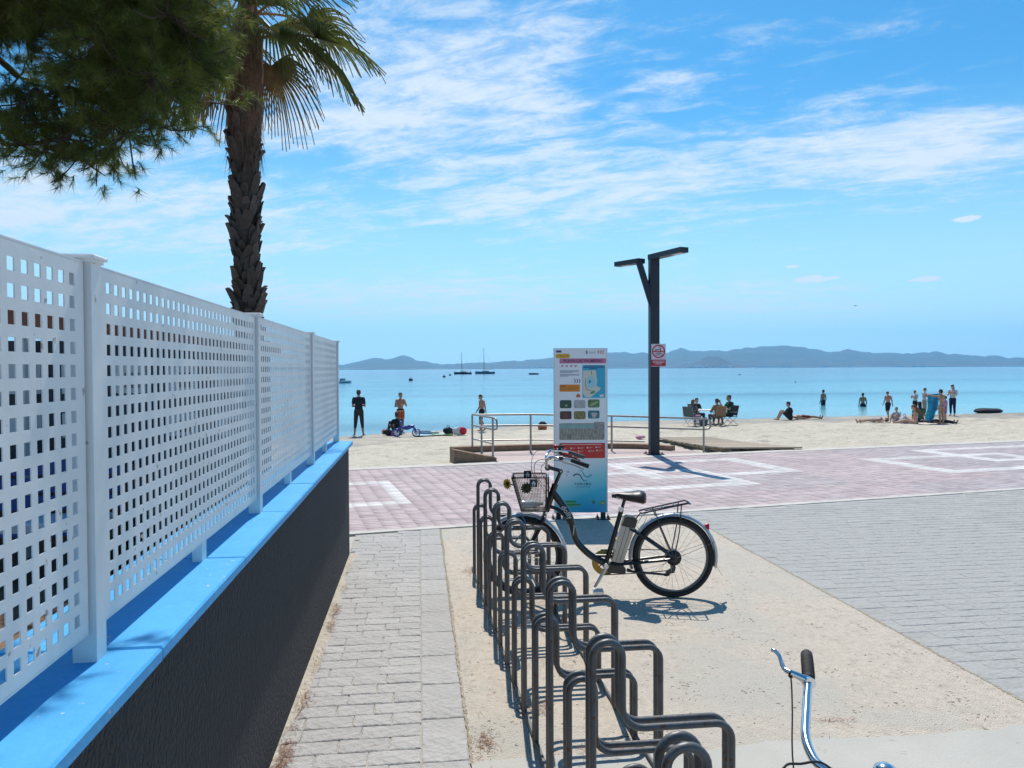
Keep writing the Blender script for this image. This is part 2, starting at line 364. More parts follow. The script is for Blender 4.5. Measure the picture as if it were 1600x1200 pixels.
for i in range(rows):
    y = 2.0+BW*(i+.5); x = -.004; first = True
    end = -.665+rb.uniform(-.012, .012)
    while x > end+.05:
        w = rb.choice((.152, .2) if first and i % 2 else (.252, .252, .2, .30)); first = False
        if x-w < end-.04: w = min((.152, .2, .252, .30), key=lambda q: abs(q-(x-end)))
        if y > 8.80 + .181*x: break
        link('brick', brk[w][rb.randrange(4)], path, (x-w/2, y, rb.uniform(-.0015, .001)), (rb.uniform(-.006, .006), rb.uniform(-.004, .004), rb.choice((0, PI))+rb.uniform(-.008, .008)))
        x -= w
slabm = [brick_mesh('edging_slab', .222, .444, BRICK, 70+j, chip=.003, h=.011) for j in range(3)]
for i in range(16):
    y = 1.8+.45*(i+.5)
    if y < 8.8: link('edging_slab', slabm[i % 3], path, (.112, y, 0), (0, 0, rb.choice((0, PI))))

# crumbling joints along both edges of the pad
def ragged(name, x, y0, y1, w, label, seed):
    r = np.random.default_rng(seed); ys = np.arange(y0, y1, .018); a = x-w*(.2+.8*r.random(len(ys)))*(.4+1.2*np.abs(vnoise(ys*2.3, ys*0, seed)*2)); e_ = x+w*(.2+.8*r.random(len(ys)))*(.4+1.2*np.abs(vnoise(ys*2.7+9, ys*0, seed)*2))
    V = []
    for q in range(len(ys)): V += [(a[q], ys[q], .0018), (e_[q], ys[q], .0022)]
    tag(link(name, npmesh(name, V, [(2*q, 2*q+1, 2*q+3, 2*q+2) for q in range(len(ys)-1)], mat('joint_dirt', (.20, .17, .12), .95, col2=(.48, .42, .33), vscale=40, bump=1., bscale=80))), label, 'joint', kind='stuff')
ragged('crumbled_joint', 3.30, 3.0, 9.38, .016, 'crumbling dirt joint between beige pad and blue-grey paving', 3)
ragged('crumbled_joint', .232, 1.5, 8.85, .016, 'crumbling dirt joint between path slabs and beige pad', 5)
# ---- blue-grey stamped paving right of the pad: 300 nearest bricks single, the rest one part
paving = MB(); paving.slab([(3.30, 1.5), (16, 1.5), (16, 11.78), (3.30, 9.46)], -.021, -.0035); paving = tag(paving.build('paving', BLUEGREY, smooth=False), kind='structure')
pm = {w: [brick_mesh('brick', w-.003, BW-.003, BLUEGREY, 200+int(w*100)*7+j, chip=.003, h=.006) for j in range(3)] for w in (.252, .2, .30)}
cells = []
i = 0; y = 3.0
while y < 11.6:
    x = 3.315-(0 if i % 2 else .1)
    while x < 14.0:
        w = rb.choice((.252, .252, .2, .30)); xc = x+w/2
        if xc-w/2 > 3.30 and y+BW/2 < 8.90+.1808*(xc-w/2): cells.append((xc, y, w))
        x += w
    y += BW; i += 1
def view_ok(x, y):
    d = Vector((x, y, -CAM_Z)); z = d.dot(_fw); return z > .5 and abs(d.dot(_r)/z) < .70 and abs(d.dot(_u)/z) < .53
vis = sorted([c for c in cells if view_ok(c[0], c[1])], key=lambda c: c[0]**2+c[1]**2); near = set(vis[:296])
Vs, Fs = [], []; nb = 0
for c in cells:
    if c in near:
        link('brick', pm[c[2]][rb.randrange(3)], paving, (c[0], c[1], rb.uniform(-.001, .001)), (rb.uniform(-.004, .004), rb.uniform(-.003, .003), rb.choice((0, PI))))
    else:
        x, y, w = c; hx, hy = w/2-.0015, BW/2-.0015; z = rb.uniform(-.0015, .0012)
        Vs += [(x-hx, y-hy, -.0035), (x+hx, y-hy, -.0035), (x+hx, y+hy, -.0035), (x-hx, y+hy, -.0035), (x-hx+.003, y-hy+.003, z), (x+hx-.003, y-hy+.003, z), (x+hx-.003, y+hy-.003, z), (x-hx+.003, y+hy-.003, z)]
        Fs += [(nb+4, nb+5, nb+6, nb+7)]+[(nb+q, nb+(q+1) % 4, nb+4+(q+1) % 4, nb+4+q) for q in range(4)]; nb += 8
tag(link('far_bricks', npmesh('far_bricks', Vs, Fs, BLUEGREY), paving), kind='stuff')
# kerb between pad / paving and the promenade
kb = MB(); kb.slab([pst(-8, -.075), pst(24, -.075), pst(24, .055), pst(-8, .055)], -.02, .006); tag(kb.build('kerb', KERB, smooth=False), kind='structure')

# ---- promenade of small pink pavers with white rectangles
prom = MB(); prom.slab([pst(-400, .06), pst(400, .06), pst(400, 5.50), pst(-400, 5.50)], -.021, -.006); prom = tag(prom.build('promenade', mat('paver_joint', (.42, .36, .34), .95, var=.1, vscale=8, bump=.3), smooth=False), kind='structure')
frames = [(-6.2, .2, 1.67, 3.97), (2.8, 5.8, 1.67, 3.67), (4.4, 7.4, 2.67, 4.87), (9.6, 13.2, 1.67, 3.87), (11.8, 15.6, 2.67, 4.87), (18.2, 22, 1.65, 3.9), (20.4, 24, 2.66, 4.88), (-12, -8, 1.65, 4.0)]
def white_at(s, t):
    for (a, b_, c, d) in frames:
        if a < s < b_ and c < t < d and not (a+.3 < s < b_-.3 and c+.3 < t < d-.3): return True
    return False
Vs, Fs, Cs = [], [], []; nb = 0; rp = random.Random(5)
for i in range(54):
    t = .07+.1*(i+.5)
    for j in range(-60, 125):
        s = .2*(j+.5); hx, hy = .0965, .0465
        z = rp.uniform(-.0015, .0015)
        blk = vnoise(np.array([s*.9+50]), np.array([t*.9+50]), 4)[0]; patch = vnoise(np.array([s*.33+20]), np.array([t*.5+9]), 8)[0]
        if white_at(s, t): c = (.62, .59, .58)
        else:
            k = rp.random()*.5+(.75 if patch > .12 else .25 if patch > -.1 else 0.)
            c = tuple(a*(1-k)+b_*k for a, b_ in zip((.375, .345, .36), (.45, .365, .37)))
        v = rp.uniform(.84, 1.14); c = tuple(q*v for q in c)
        for (dx, dy, zz) in ((-hx, -hy, -.006), (hx, -hy, -.006), (hx, hy, -.006), (-hx, hy, -.006), (-hx+.003, -hy+.003, z), (hx-.003, -hy+.003, z), (hx-.003, hy-.003, z), (-hx+.003, hy-.003, z)):
            q = pst(s+dx, t+dy); Vs.append((q[0], q[1], zz))
        Fs += [(nb+4, nb+5, nb+6, nb+7)]+[(nb+q, nb+(q+1) % 4, nb+4+(q+1) % 4, nb+4+q) for q in range(4)]; Cs += [c]*5; nb += 8
me = npmesh('pavers', Vs, Fs, attr_mat('pavers', .8, .25, 90, .10, 1.3)); ca = me.color_attributes.new('Col', 'FLOAT_COLOR', 'CORNER')
ca.data.foreach_set('color', np.repeat(np.array([(*c, 1) for c in Cs], np.float32), 4, axis=0).ravel())
tag(link('pavers', me, prom), kind='stuff')
eb = MB(); eb.slab([pst(-400, 5.50), pst(400, 5.50), pst(400, 5.80), pst(-400, 5.80)], -.3, .004); tag(eb.build('promenade_kerb', KERB, smooth=False), kind='structure')

# ---- beach
def grid(xs, ys, zf):
    X, Y = np.meshgrid(xs, ys); Z = zf(X, Y); n, m = X.shape; V = np.stack([X, Y, Z], -1).reshape(-1, 3)
    i = np.arange(n-1)[:, None]*m+np.arange(m-1)[None, :]; F = np.stack([i, i+1, i+1+m, i+m], -1).reshape(-1, 4); return V, F
def beach_f(S, T):
    return None
sv = np.concatenate([np.linspace(-3000, -60, 12), np.arange(-55, -14, 1.0), np.arange(-14, 45, .13), np.arange(45, 90, 1.), np.linspace(95, 3000, 12)])
tv = np.concatenate([np.array([0, .05, .15]), np.arange(.25, 28, .13), np.arange(28, 60, 2.)])
S, T = np.meshgrid(sv, tv); X = PO.x+PD.x*S+PN.x*(T+5.78); Y = PO.y+PD.y*S+PN.y*(T+5.78); Z = sand_z(X, Y)
am = np.clip(T*.6, 0, 1)*np.where((S > -14) & (S < 45), 1, 0)
bumps = vnoise(X*1.3, Y*1.3, 1)*.07+vnoise(X*3.1, Y*3.1, 2)*.11+vnoise(X*.45, Y*.45, 3)*.08+np.minimum(vnoise(X*2.3+7, Y*2.3, 12)+.22, 0)*.25
nearshore = np.clip((-.70-Z)/.06, 0, 1)
Z = Z+bumps*am*(1-.8*nearshore); Z = np.where(T < .1, -.012, Z)
n, m_ = X.shape; ii = np.arange(n-1)[:, None]*m_+np.arange(m_-1)[None, :]; F = np.stack([ii, ii+1, ii+1+m_, ii+m_], -1).reshape(-1, 4)
SAND = mat('beach_sand', (.47, .425, .34), .95, col2=(.60, .545, .445), vscale=5, bump=1.0, bscale=14, dirt=.45, bdist=.06, detail=10)
def wet(m):       # wet, darker and smoother sand along the water line
    t = m.node_tree; L = t.links.new; pb = t.nodes['Principled BSDF']; tcn = t.nodes.new('ShaderNodeTexCoord'); sp = t.nodes.new('ShaderNodeSeparateXYZ'); L(tcn.outputs['Object'], sp.inputs[0])
    r_ = t.nodes.new('ShaderNodeMapRange'); r_.inputs[1].default_value = -.775; r_.inputs[2].default_value = -.745; r_.inputs[3].default_value = 1; r_.inputs[4].default_value = 0; L(sp.outputs[2], r_.inputs[0])
    mx_ = t.nodes.new('ShaderNodeMix'); mx_.data_type = 'RGBA'; old = pb.inputs['Base Color'].links[0].from_socket; L(r_.outputs[0], mx_.inputs[0]); L(old, mx_.inputs[6]); mx_.inputs[7].default_value = (.24, .20, .145, 1); L(mx_.outputs[2], pb.inputs['Base Color'])
    r2_ = t.nodes.new('ShaderNodeMapRange'); r2_.inputs[3].default_value = .95; r2_.inputs[4].default_value = .45; L(r_.outputs[0], r2_.inputs[0]); L(r2_.outputs[0], pb.inputs['Roughness'])
wet(SAND)
tag(link('beach', npmesh('beach', np.stack([X, Y, Z], -1).reshape(-1, 3), F, SAND, True)), kind='structure')

# ---- sea
sea = mat('sea_water', (.05, .27, .36), .12, spec=.5); t = sea.node_tree; L = t.links.new; pb = t.nodes['Principled BSDF']; pb.inputs['IOR'].default_value = 1.33
tcn = t.nodes.new('ShaderNodeTexCoord')
def seanoise(scale, sc, detail, loc=(0, 0, 0)):
    mp = t.nodes.new('ShaderNodeMapping'); mp.inputs['Scale'].default_value = sc; mp.inputs['Location'].default_value = loc; L(tcn.outputs['Object'], mp.inputs[0])
    n = t.nodes.new('ShaderNodeTexNoise'); n.inputs['Scale'].default_value = scale; n.inputs['Detail'].default_value = detail; n.inputs['Roughness'].default_value = .55; L(mp.outputs[0], n.inputs['Vector']); return n.outputs[0]
rip = seanoise(1.6, (.55, 1.5, 1), 4); swell = seanoise(.12, (.35, 1.4, 1), 3, (3, 8, 0)); wind = seanoise(.012, (.28, 1.8, 1), 4, (1.7, 0.3, 0)); wind2 = seanoise(.05, (.15, 1.6, 1), 3, (5, 1, 0))
add = t.nodes.new('ShaderNodeMath'); add.operation = 'MULTIPLY_ADD'; L(swell, add.inputs[0]); add.inputs[1].default_value = 2.0; L(rip, add.inputs[2])
wm = t.nodes.new('ShaderNodeMapRange'); wm.inputs[1].default_value = .40; wm.inputs[2].default_value = .66; wm.inputs[3].default_value = .08; wm.inputs[4].default_value = .9
ws = t.nodes.new('ShaderNodeMath'); ws.operation = 'MULTIPLY_ADD'; L(wind2, ws.inputs[0]); ws.inputs[1].default_value = .5; 
w5 = t.nodes.new('ShaderNodeMath'); w5.operation = 'MULTIPLY'; L(wind, w5.inputs[0]); w5.inputs[1].default_value = .5; L(w5.outputs[0], ws.inputs[2]); L(ws.outputs[0], wm.inputs[0])
bp = t.nodes.new('ShaderNodeBump'); bp.inputs['Distance'].default_value = .16; L(add.outputs[0], bp.inputs['Height']); L(wm.outputs[0], bp.inputs['Strength']); L(bp.outputs[0], pb.inputs['Normal'])
# pale shallows over sand, deeper blue farther out (depth of water, by distance from the shore line)
sp = t.nodes.new('ShaderNodeSeparateXYZ'); L(tcn.outputs['Object'], sp.inputs[0])
dsh = t.nodes.new('ShaderNodeMath'); dsh.operation = 'MULTIPLY_ADD'; L(sp.outputs[0], dsh.inputs[0]); dsh.inputs[1].default_value = -.16; L(sp.outputs[1], dsh.inputs[2])
dr = t.nodes.new('ShaderNodeMapRange'); dr.inputs[1].default_value = 28; dr.inputs[2].default_value = 330; L(dsh.outputs[0], dr.inputs[0])
rmp = t.nodes.new('ShaderNodeValToRGB'); L(dr.outputs[0], rmp.inputs[0]); e = rmp.color_ramp.elements
e[0].position = 0; e[0].color = (.30, .50, .52, 1); e[1].position = 1; e[1].color = (.010, .12, .26, 1)
k = e.new(.06); k.color = (.13, .42, .52, 1); k = e.new(.35); k.color = (.02, .22, .36, 1)
windband = t.nodes.new('ShaderNodeMapRange'); windband.inputs[1].default_value = .50; windband.inputs[2].default_value = .62; windband.inputs[4].default_value = .7; L(seanoise(.02, (.22, 1.9, 1), 4, (9, 4, 0)), windband.inputs[0])
wd = t.nodes.new('ShaderNodeMix'); wd.data_type = 'RGBA'; L(windband.outputs[0], wd.inputs[0]); L(rmp.outputs[0], wd.inputs[6]); wd.inputs[7].default_value = (.015, .13, .22, 1); L(wd.outputs[2], pb.inputs['Base Color'])   # dark wind bands, their weaker sky reflection painted into the water colour
b = MB(); b.add([(-14000, -3000, SEA_Z), (14000, -3000, SEA_Z), (14000, 11500, SEA_Z), (-14000, 11500, SEA_Z)], [(0, 1, 2, 3)])
# keep the sea on the seaward side only
b = MB(); q0 = pst(-13000, 14); q1 = pst(13000, 14); b.add([(q0[0], q0[1], SEA_Z), (q1[0], q1[1], SEA_Z), (14000, 11500, SEA_Z), (-14000, 11500, SEA_Z)], [(0, 1, 2, 3)])
tag(b.build('sea', sea, smooth=False), kind='structure')

# ---- far hills
HILL = mat('far_hill', (.05, .055, .04), .95, col2=(.085, .085, .06), vscale=.004)
HILLN = mat('near_hill', (.045, .04, .035), .95, col2=(.08, .07, .06), vscale=.02)
def pix_az(px): return math.atan2(*((_fw+_r*((px-800)/1200)).xy))
def ridge(name, pts, D, depth, m, seed, n=260, rows=22, base=574):
    pts = sorted(pts); px = np.linspace(pts[0][0], pts[-1][0], n); hy = np.interp(px, [p[0] for p in pts], [p[1] for p in pts])
    hor = 576.0-(px-800)*.0047; H = np.maximum((hor-hy), 0)/1200*D
    H = np.maximum(H*1.12+(vnoise(px*.09+5, px*0+seed, seed)*.0024+vnoise(px*.33+5, px*0+seed, seed+1)*.0018)*D*np.clip(H/90, 0, 1), 3)
    V = []
    for j in range(rows):
        u = j/(rows-1)*2-1; d = D+u*depth*.5; env = (1-abs(u))**.9
        wob = vnoise(px*.03+seed, np.full(n, j*.8)+seed, seed+3)*.55*(1-abs(env*2-1)) if 0 < j < rows-1 else 0
        az = YAW+np.arctan((px-800)/1200); k = d/np.cos(az-YAW)
        h = H*np.clip(env+wob*.6, 0, 1) if j != (rows-1)//2 else H
        V.append(np.stack([np.sin(az)*k, np.cos(az)*k, SEA_Z+h-.3*(h < 1)], -1))
    V = np.concatenate(V); i = np.arange(rows-1)[:, None]*n+np.arange(n-1)[None, :]; F = np.stack([i, i+1, i+1+n, i+n], -1).reshape(-1, 4)
    return tag(link(name, npmesh(name, V, F, m, True)), kind='structure')
ridge('hills', [(-500, 566), (-200, 560), (0, 563), (200, 566), (400, 569), (535, 570), (560, 567), (575, 562), (590, 560), (604, 563), (618, 559.5), (632, 556), (650, 563), (668, 567), (690, 570), (720, 569), (742, 566.5), (760, 568), (800, 565), (830, 563), (850, 562), (875, 560), (905, 556), (940, 553), (965, 551), (985, 554), (1008, 554), (1030, 557), (1050, 551), (1065, 548), (1080, 552), (1110, 551), (1140, 551), (1165, 547), (1190, 545), (1215, 544), (1240, 545), (1270, 548), (1300, 552), (1325, 549), (1345, 552), (1370, 555), (1400, 554), (1430, 555), (1460, 551), (1480, 554), (1505, 557), (1540, 558), (1580, 560), (1650, 557), (1800, 552), (2000, 562), (2300, 566)], 9300, 3600, HILL, 3, n=420)
ridge('hills', [(1060, 573.5), (1075, 569), (1086, 567), (1098, 561), (1106, 557.5), (1113, 557), (1122, 560), (1136, 565.5), (1150, 569), (1170, 573)], 6300, 900, HILLN, 9, n=80, rows=14)
ridge('foothills', [(700, 573), (780, 571.5), (850, 570), (930, 566), (990, 564), (1040, 567), (1090, 565), (1150, 562), (1200, 566), (1260, 561), (1320, 565), (1380, 563), (1440, 566), (1500, 563), (1560, 566), (1640, 564), (1760, 570), (1900, 573)], 7900, 900, mat('foothill', (.05, .05, .04), .95, col2=(.11, .10, .08), vscale=.006), 17, n=260, rows=12)
sh = MB()
for (a0, a1, D, h) in ((-500, 2300, 7000, 7),):
    P = []
    for k in range(61):
        px = a0+(a1-a0)*k/60; az = YAW+math.atan((px-800)/1200); kk = D/math.cos(az-YAW); P.append((math.sin(az)*kk, math.cos(az)*kk, math.sin(az)*(kk+1500), math.cos(az)*(kk+1500)))
    vs = []
    for k, p in enumerate(P): hh = h+4*math.sin(k*1.7)+3*math.sin(k*.61); vs += [(p[0], p[1], SEA_Z-.2), (p[0], p[1], SEA_Z+hh*.6), (p[2], p[3], SEA_Z+hh+8)]
    sh.add(vs, [q for k in range(60) for q in ((3*k, 3*k+3, 3*k+4, 3*k+1), (3*k+1, 3*k+4, 3*k+5, 3*k+2))])
tag(sh.build('far_shore', mat('far_shore', (.14, .13, .09), .95, col2=(.26, .23, .18), vscale=.01), smooth=False), kind='structure')
# tiny white halls and houses on the far shore
HOUSEW = mat('far_white', (.75, .74, .70), .7)
hm = MB(); hm.box((0, 0, .5), (1, 1, 1)); hm.prism([(-.5, 1), (.5, 1), (0, 1.35)], -.5, .5); hm = hm.mesh('far_building', HOUSEW, False)
rh = random.Random(12)
def far_house(px, D, w, h, label, group, z=3.):
    az = YAW+math.atan((px-800)/1200); kk = D/math.cos(az-YAW)
    o = link('far_building', hm, None, (math.sin(az)*kk, math.cos(az)*kk, SEA_Z+z), (0, 0, -az+rh.uniform(-.3, .3)), (w, 18, h)); tag(o, label, 'building', group)
for px in list(range(812, 862, 7))+list(range(1144, 1252, 9))+[1290, 1330, 1405, 1428, 1440]:
    far_house(px+rh.uniform(-2, 2), 6900, rh.uniform(22, 60), rh.uniform(5, 9), 'long white hall on the far shore below the hills', 'white halls on the far shore', 5.)
for k in range(34):
    px = rh.uniform(1070, 1150); far_house(px, 5830+rh.uniform(-30, 120), rh.uniform(9, 16), rh.uniform(7, 12), 'tiny pale house at the foot of the dark cone hill', 'town at the foot of the cone hill', rh.uniform(0, 9))
PINE_LIST = [(-2.87, 5.25, 4.6, 1.3), (-2.88, 5.26, 4.6, 1.3), (-3.05, 5.76, 4.55, 1.3), (-2.78, 5.08, 4.26, 1.3), (-2.74, 4.99, 4.09, 1.3), (-3.08, 5.81, 4.35, 1.3), (-2.53, 5.1, 4.52, 1.3), (-2.94, 5.87, 4.83, 1.3), (-2.73, 5.51, 4.55, 1.3), (-2.46, 4.91, 4.2, 1.3), (-3.03, 5.98, 4.55, 1.3), (-2.52, 5.08, 4.09, 1.3), (-2.7, 5.88, 4.88, 1.3), (-2.41, 5.22, 4.55, 1.3), (-2.28, 4.87, 4.19, 1.3), (-2.24, 4.7, 4.06, 1.3), (-2.44, 5.04, 4.06, 1.3), (-2.41, 5.12, 4.12, 1.3), (-2.19, 5.19, 4.59, 1.3), (-2.22, 5.01, 4.43, 1.3), (-2.23, 5.07, 4.26, 1.3), (-2.07, 4.76, 4.09, 1.3), (-2.55, 5.69, 4.42, 1.3), (-2.2, 5.08, 4.15, 1.3), (-1.91, 4.67, 4.28, 1.3), (-2.34, 5.93, 4.87, 1.3), (-1.82, 4.62, 4.03, 1.3), (-2.31, 5.68, 4.52, 1.3), (-2.21, 5.46, 4.22, 1.3), (-1.91, 4.86, 4.05, 1.3), (-2.07, 5.13, 4.0, 1.3), (-1.79, 4.6, 3.76, 1.3), (-2.36, 5.69, 4.02, 1.3), (-1.92, 4.73, 3.64, 1.3), (-1.71, 4.86, 4.41, 1.3), (-1.82, 4.82, 4.43, 1.3), (-1.67, 4.63, 4.15, 1.3), (-2.18, 5.96, 4.79, 1.3), (-2.13, 5.65, 4.38, 1.3), (-1.93, 5.24, 4.13, 1.3), (-1.73, 4.63, 3.76, 1.3), (-2.14, 5.8, 4.28, 1.3), (-1.65, 4.61, 3.57, 1.3), (-1.82, 4.86, 3.7, 1.3), (-1.6, 4.76, 4.3, 1.3), (-1.83, 5.35, 4.59, 1.3), (-1.83, 5.79, 4.69, 1.3), (-1.82, 5.58, 4.53, 1.3), (-1.6, 4.85, 4.09, 1.3), (-1.86, 5.82, 4.41, 1.3), (-1.9, 5.65, 4.16, 1.3), (-1.72, 5.28, 3.98, 1.3), (-1.61, 4.91, 3.67, 1.3), (-1.49, 4.64, 3.54, 1.3), (-1.53, 5.45, 4.66, 1.3), (-1.44, 4.72, 4.28, 1.3), (-1.3, 4.61, 4.09, 1.3), (-1.61, 5.32, 4.43, 1.3), (-1.39, 4.83, 3.98, 1.3), (-1.4, 4.56, 3.85, 1.3), (-1.6, 5.63, 4.25, 1.3), (-1.51, 5.28, 3.98, 1.3), (-1.51, 5.39, 4.15, 1.3), (-1.37, 4.96, 3.79, 1.3), (-1.54, 5.27, 3.78, 1.3), (-1.39, 5.05, 4.16, 1.3), (-1.47, 5.4, 4.07, 1.3), (-1.68, 5.34, 3.7, 1.3), (-1.42, 5.65, 3.73, 0.35), (-1.7, 5.58, 3.65, 0.5), (-2.07, 5.3, 3.63, 0.75), (-1.88, 5.32, 3.58, 0.75), (-1.61, 4.88, 3.35, 0.75), (-1.81, 4.91, 3.33, 0.75), (-2.15, 5.41, 3.56, 0.75), (-1.66, 5.26, 3.63, 0.75), (-2.37, 5.65, 3.5, 0.75), (-2.49, 5.46, 3.48, 0.75), (-2.15, 5.04, 3.28, 0.75), (-2.56, 5.27, 3.48, 0.75), (-2.17, 5.55, 3.43, 0.75), (-2.67, 5.41, 3.42, 0.75), (-1.72, 4.88, 3.28, 0.75), (-2.49, 5.65, 3.65, 0.75), (-2.1, 5.6, 3.86, 0.75), (-2.36, 5.02, 3.48, 0.75), (-2.21, 5.38, 3.69, 0.75), (-1.77, 5.19, 3.68, 0.75), (-2.52, 5.6, 3.35, 0.75), (-2.1, 5.17, 3.24, 0.75), (-2.46, 5.15, 3.26, 0.75), (-1.95, 5.29, 3.32, 0.75), (-2.77, 5.8, 3.91, 0.5), (-2.74, 5.26, 3.59, 0.5), (-2.34, 5.22, 3.59, 0.5), (-4.3, 4.19, 5.83, 1.0), (-4.61, 5.94, 6.46, 1.0), (-1.37, 5.96, 5.07, 1.0), (-3.56, 6.78, 5.61, 1.0), (-2.77, 4.63, 6.7, 1.0), (-2.67, 5.89, 5.79, 1.0), (-3.74, 6.37, 6.77, 1.0), (-3.03, 5.18, 5.35, 1.0), (-4.27, 4.97, 6.32, 1.0), (-3.52, 5.35, 5.19, 1.0), (-2.35, 4.46, 6.44, 1.0), (-1.5, 5.18, 6.22, 1.0), (-3.82, 4.69, 6.79, 1.0), (-4.78, 5.64, 5.33, 1.0), (-1.87, 4.18, 6.07, 1.0), (-3.67, 5.53, 6.45, 1.0), (-4.0, 6.36, 4.92, 1.0), (-2.37, 5.62, 6.54, 1.0), (-2.21, 6.76, 5.49, 1.0), (-4.0, 4.83, 6.09, 1.0), (-2.0, 5.9, 6.85, 1.0), (-2.34, 6.55, 5.38, 1.0), (-3.09, 5.55, 4.65, 1.0), (-1.36, 4.81, 6.52, 1.0), (-2.35, 3.74, 4.98, 1.0), (-4.15, 4.69, 5.98, 1.0), (-1.47, 4.73, 6.92, 1.0), (-1.86, 6.22, 6.22, 1.0), (-3.05, 3.96, 6.6, 1.0), (-3.6, 6.86, 5.57, 1.0), (-4.46, 4.36, 6.29, 1.0), (-3.33, 6.06, 5.38, 1.0), (-4.33, 4.08, 6.76, 1.0), (-3.97, 5.94, 6.56, 1.0), (-3.26, 6.37, 4.63, 1.0), (-2.44, 6.45, 6.26, 1.0), (-3.86, 4.62, 6.88, 1.0), (-3.54, 4.83, 4.76, 1.0), (-1.14, 5.02, 6.81, 1.0), (-3.84, 4.72, 4.82, 1.0), (-3.04, 6.11, 6.83, 1.0), (-1.69, 4.36, 4.96, 1.0), (-2.92, 6.23, 6.88, 1.0), (-2.12, 6.6, 6.23, 1.0), (-4.78, 4.81, 5.23, 1.0), (-3.75, 5.2, 4.83, 1.0), (-1.95, 5.49, 4.89, 1.0), (-1.25, 5.94, 5.29, 1.0), (-1.77, 4.39, 6.36, 1.0), (-4.04, 3.92, 6.71, 1.0), (-3.27, 4.04, 6.27, 1.0), (-3.23, 4.05, 5.81, 1.0), (-2.01, 6.6, 5.76, 1.0), (-2.29, 5.59, 6.7, 1.0), (-3.05, 6.37, 6.24, 1.0), (-2.3, 4.55, 5.53, 1.0), (-3.28, 5.43, 6.7, 1.0), (-1.15, 5.5, 4.97, 1.0), (-2.03, 6.61, 6.58, 1.0), (-2.84, 6.56, 5.74, 1.0), (-3.16, 4.58, 6.58, 1.0), (-1.4, 5.27, 6.81, 1.0), (-1.92, 4.89, 6.63, 1.0), (-2.27, 4.17, 4.86, 1.0), (-4.33, 4.19, 5.33, 1.0), (-4.09, 4.01, 6.04, 1.0), (-1.53, 5.62, 5.21, 1.0), (-2.03, 4.22, 5.34, 1.0), (-1.81, 4.48, 5.41, 1.0), (-2.1, 3.91, 6.74, 1.0), (-0.78, 3.55, 3.75, 0.8), (-0.95, 3.35, 3.95, 0.8), (-1.1, 3.75, 3.8, 0.8), (-0.85, 3.9, 4.1, 0.8)]
# ================================================================ WALL + FENCE
STUCCO = mat('black_stucco', (.008, .010, .015), .75, col2=(.016, .019, .026), vscale=2.2, bump=1.0, bscale=55, dirt=.0, bdist=.03)
BLUEP = mat('blue_ledge_paint', (.062, .345, .67), .5, col2=(.085, .41, .75), vscale=3.5, bump=.3, bscale=25, dirt=.22, spec=.2, speck=.055, speck_col=(.45, .52, .58), speck_scale=36)
wall = empty('retaining_wall', (-.875, 3, 0), 0, 'low black stucco wall with a light blue ledge carrying the fence', 'wall')
b = MB(); b.box((0, 0, .553), (.35, 9.5, 1.106)); b.build('wall_body', STUCCO, wall, False)
for k in range(10):
    y0 = -4.75+.952*k; c = MB(); w = .41
    c.bbox((.01, y0+.475, 1.1225), (w, .946, .033), .006)
    c.build('coping_slab', BLUEP, wall, False, loc=(0, 0, random.uniform(-.0015, .0015)))
FENCEM = mat('fence_white', (.76, .745, .73), .55, var=.06, vscale=3, dirt=.22, bump=.08, bscale=20, speck=.05, speck_col=(.35, .28, .22), speck_scale=30)
fence = empty('fence', (-.80, 3, 1.14), 0, 'white perforated panel fence with square holes on the blue wall ledge', 'fence')
ROWS, COLS, PITCH, HOLE = 16, 33, .0535, .0285
PLEN, PH = 1.83, .895
def panel_mesh(th=.003):
    def lines(n, tot):
        m0 = (tot-(n-1)*PITCH)/2; out = [0.]
        for k in range(n): out += [m0+k*PITCH-HOLE/2, m0+k*PITCH+HOLE/2]
        return out+[tot]
    ys = lines(COLS, PLEN); zs = lines(ROWS, PH); ny, nz = len(ys), len(zs)
    V = [(0., y, z) for z in zs for y in ys]+[(-th, y, z) for z in zs for y in ys]; B = ny*nz; F = []
    idx = lambda i, j: j*ny+i
    for j in range(nz-1):
        for i in range(ny-1):
            a, b_, c, d = idx(i, j), idx(i+1, j), idx(i+1, j+1), idx(i, j+1)
            if i % 2 == 1 and j % 2 == 1:
                for p, q in ((a, b_), (b_, c), (c, d), (d, a)): F.append((p, p+B, q+B, q))
            else: F.append((a, b_, c, d)); F.append((a+B, d+B, c+B, b_+B))
    m = MB(); m.add(V, F)
    m.box((-.019, .002, PH/2), (.036, .005, PH)); m.box((-.019, PLEN-.002, PH/2), (.036, .005, PH)); m.box((-.019, PLEN/2, PH+.001), (.038, PLEN, .006)); m.box((-.019, PLEN/2, -.001), (.038, PLEN, .006))
    return m.mesh('panel', FENCEM, False)
PM = panel_mesh()
post = MB(); post.bbox((-.030, 0, .485), (.056, .058, .99), .002); postm = post.mesh('post', FENCEM, False)
cap = MB(); cap.bbox((-.030, 0, .986), (.080, .082, .010), .003); cap.box((-.030, 0, .977), (.066, .068, .010)); capm = cap.mesh('cap', FENCEM, False)
foot = MB(); foot.bbox((-.02, 0, .038), (.035, .06, .08), .003); footm = foot.mesh('support_block', FENCEM, False)
PY = [.06, 2.0, 3.945, 5.90, 7.70]
for k, y in enumerate(PY):
    o = link('post', postm, fence, (.016, y-3, 0)); link('cap', capm, o)
for k in range(4):
    a, e_ = PY[k]+.05, PY[k+1]-.04; sc_ = (e_-a)/PLEN
    link('panel', PM, fence, (0, a-3, .078+random.uniform(-.004, .004)), (0, 0, 0), (1, sc_, 1)); link('support_block', footm, fence, (0, (a+e_)/2-3, 0))
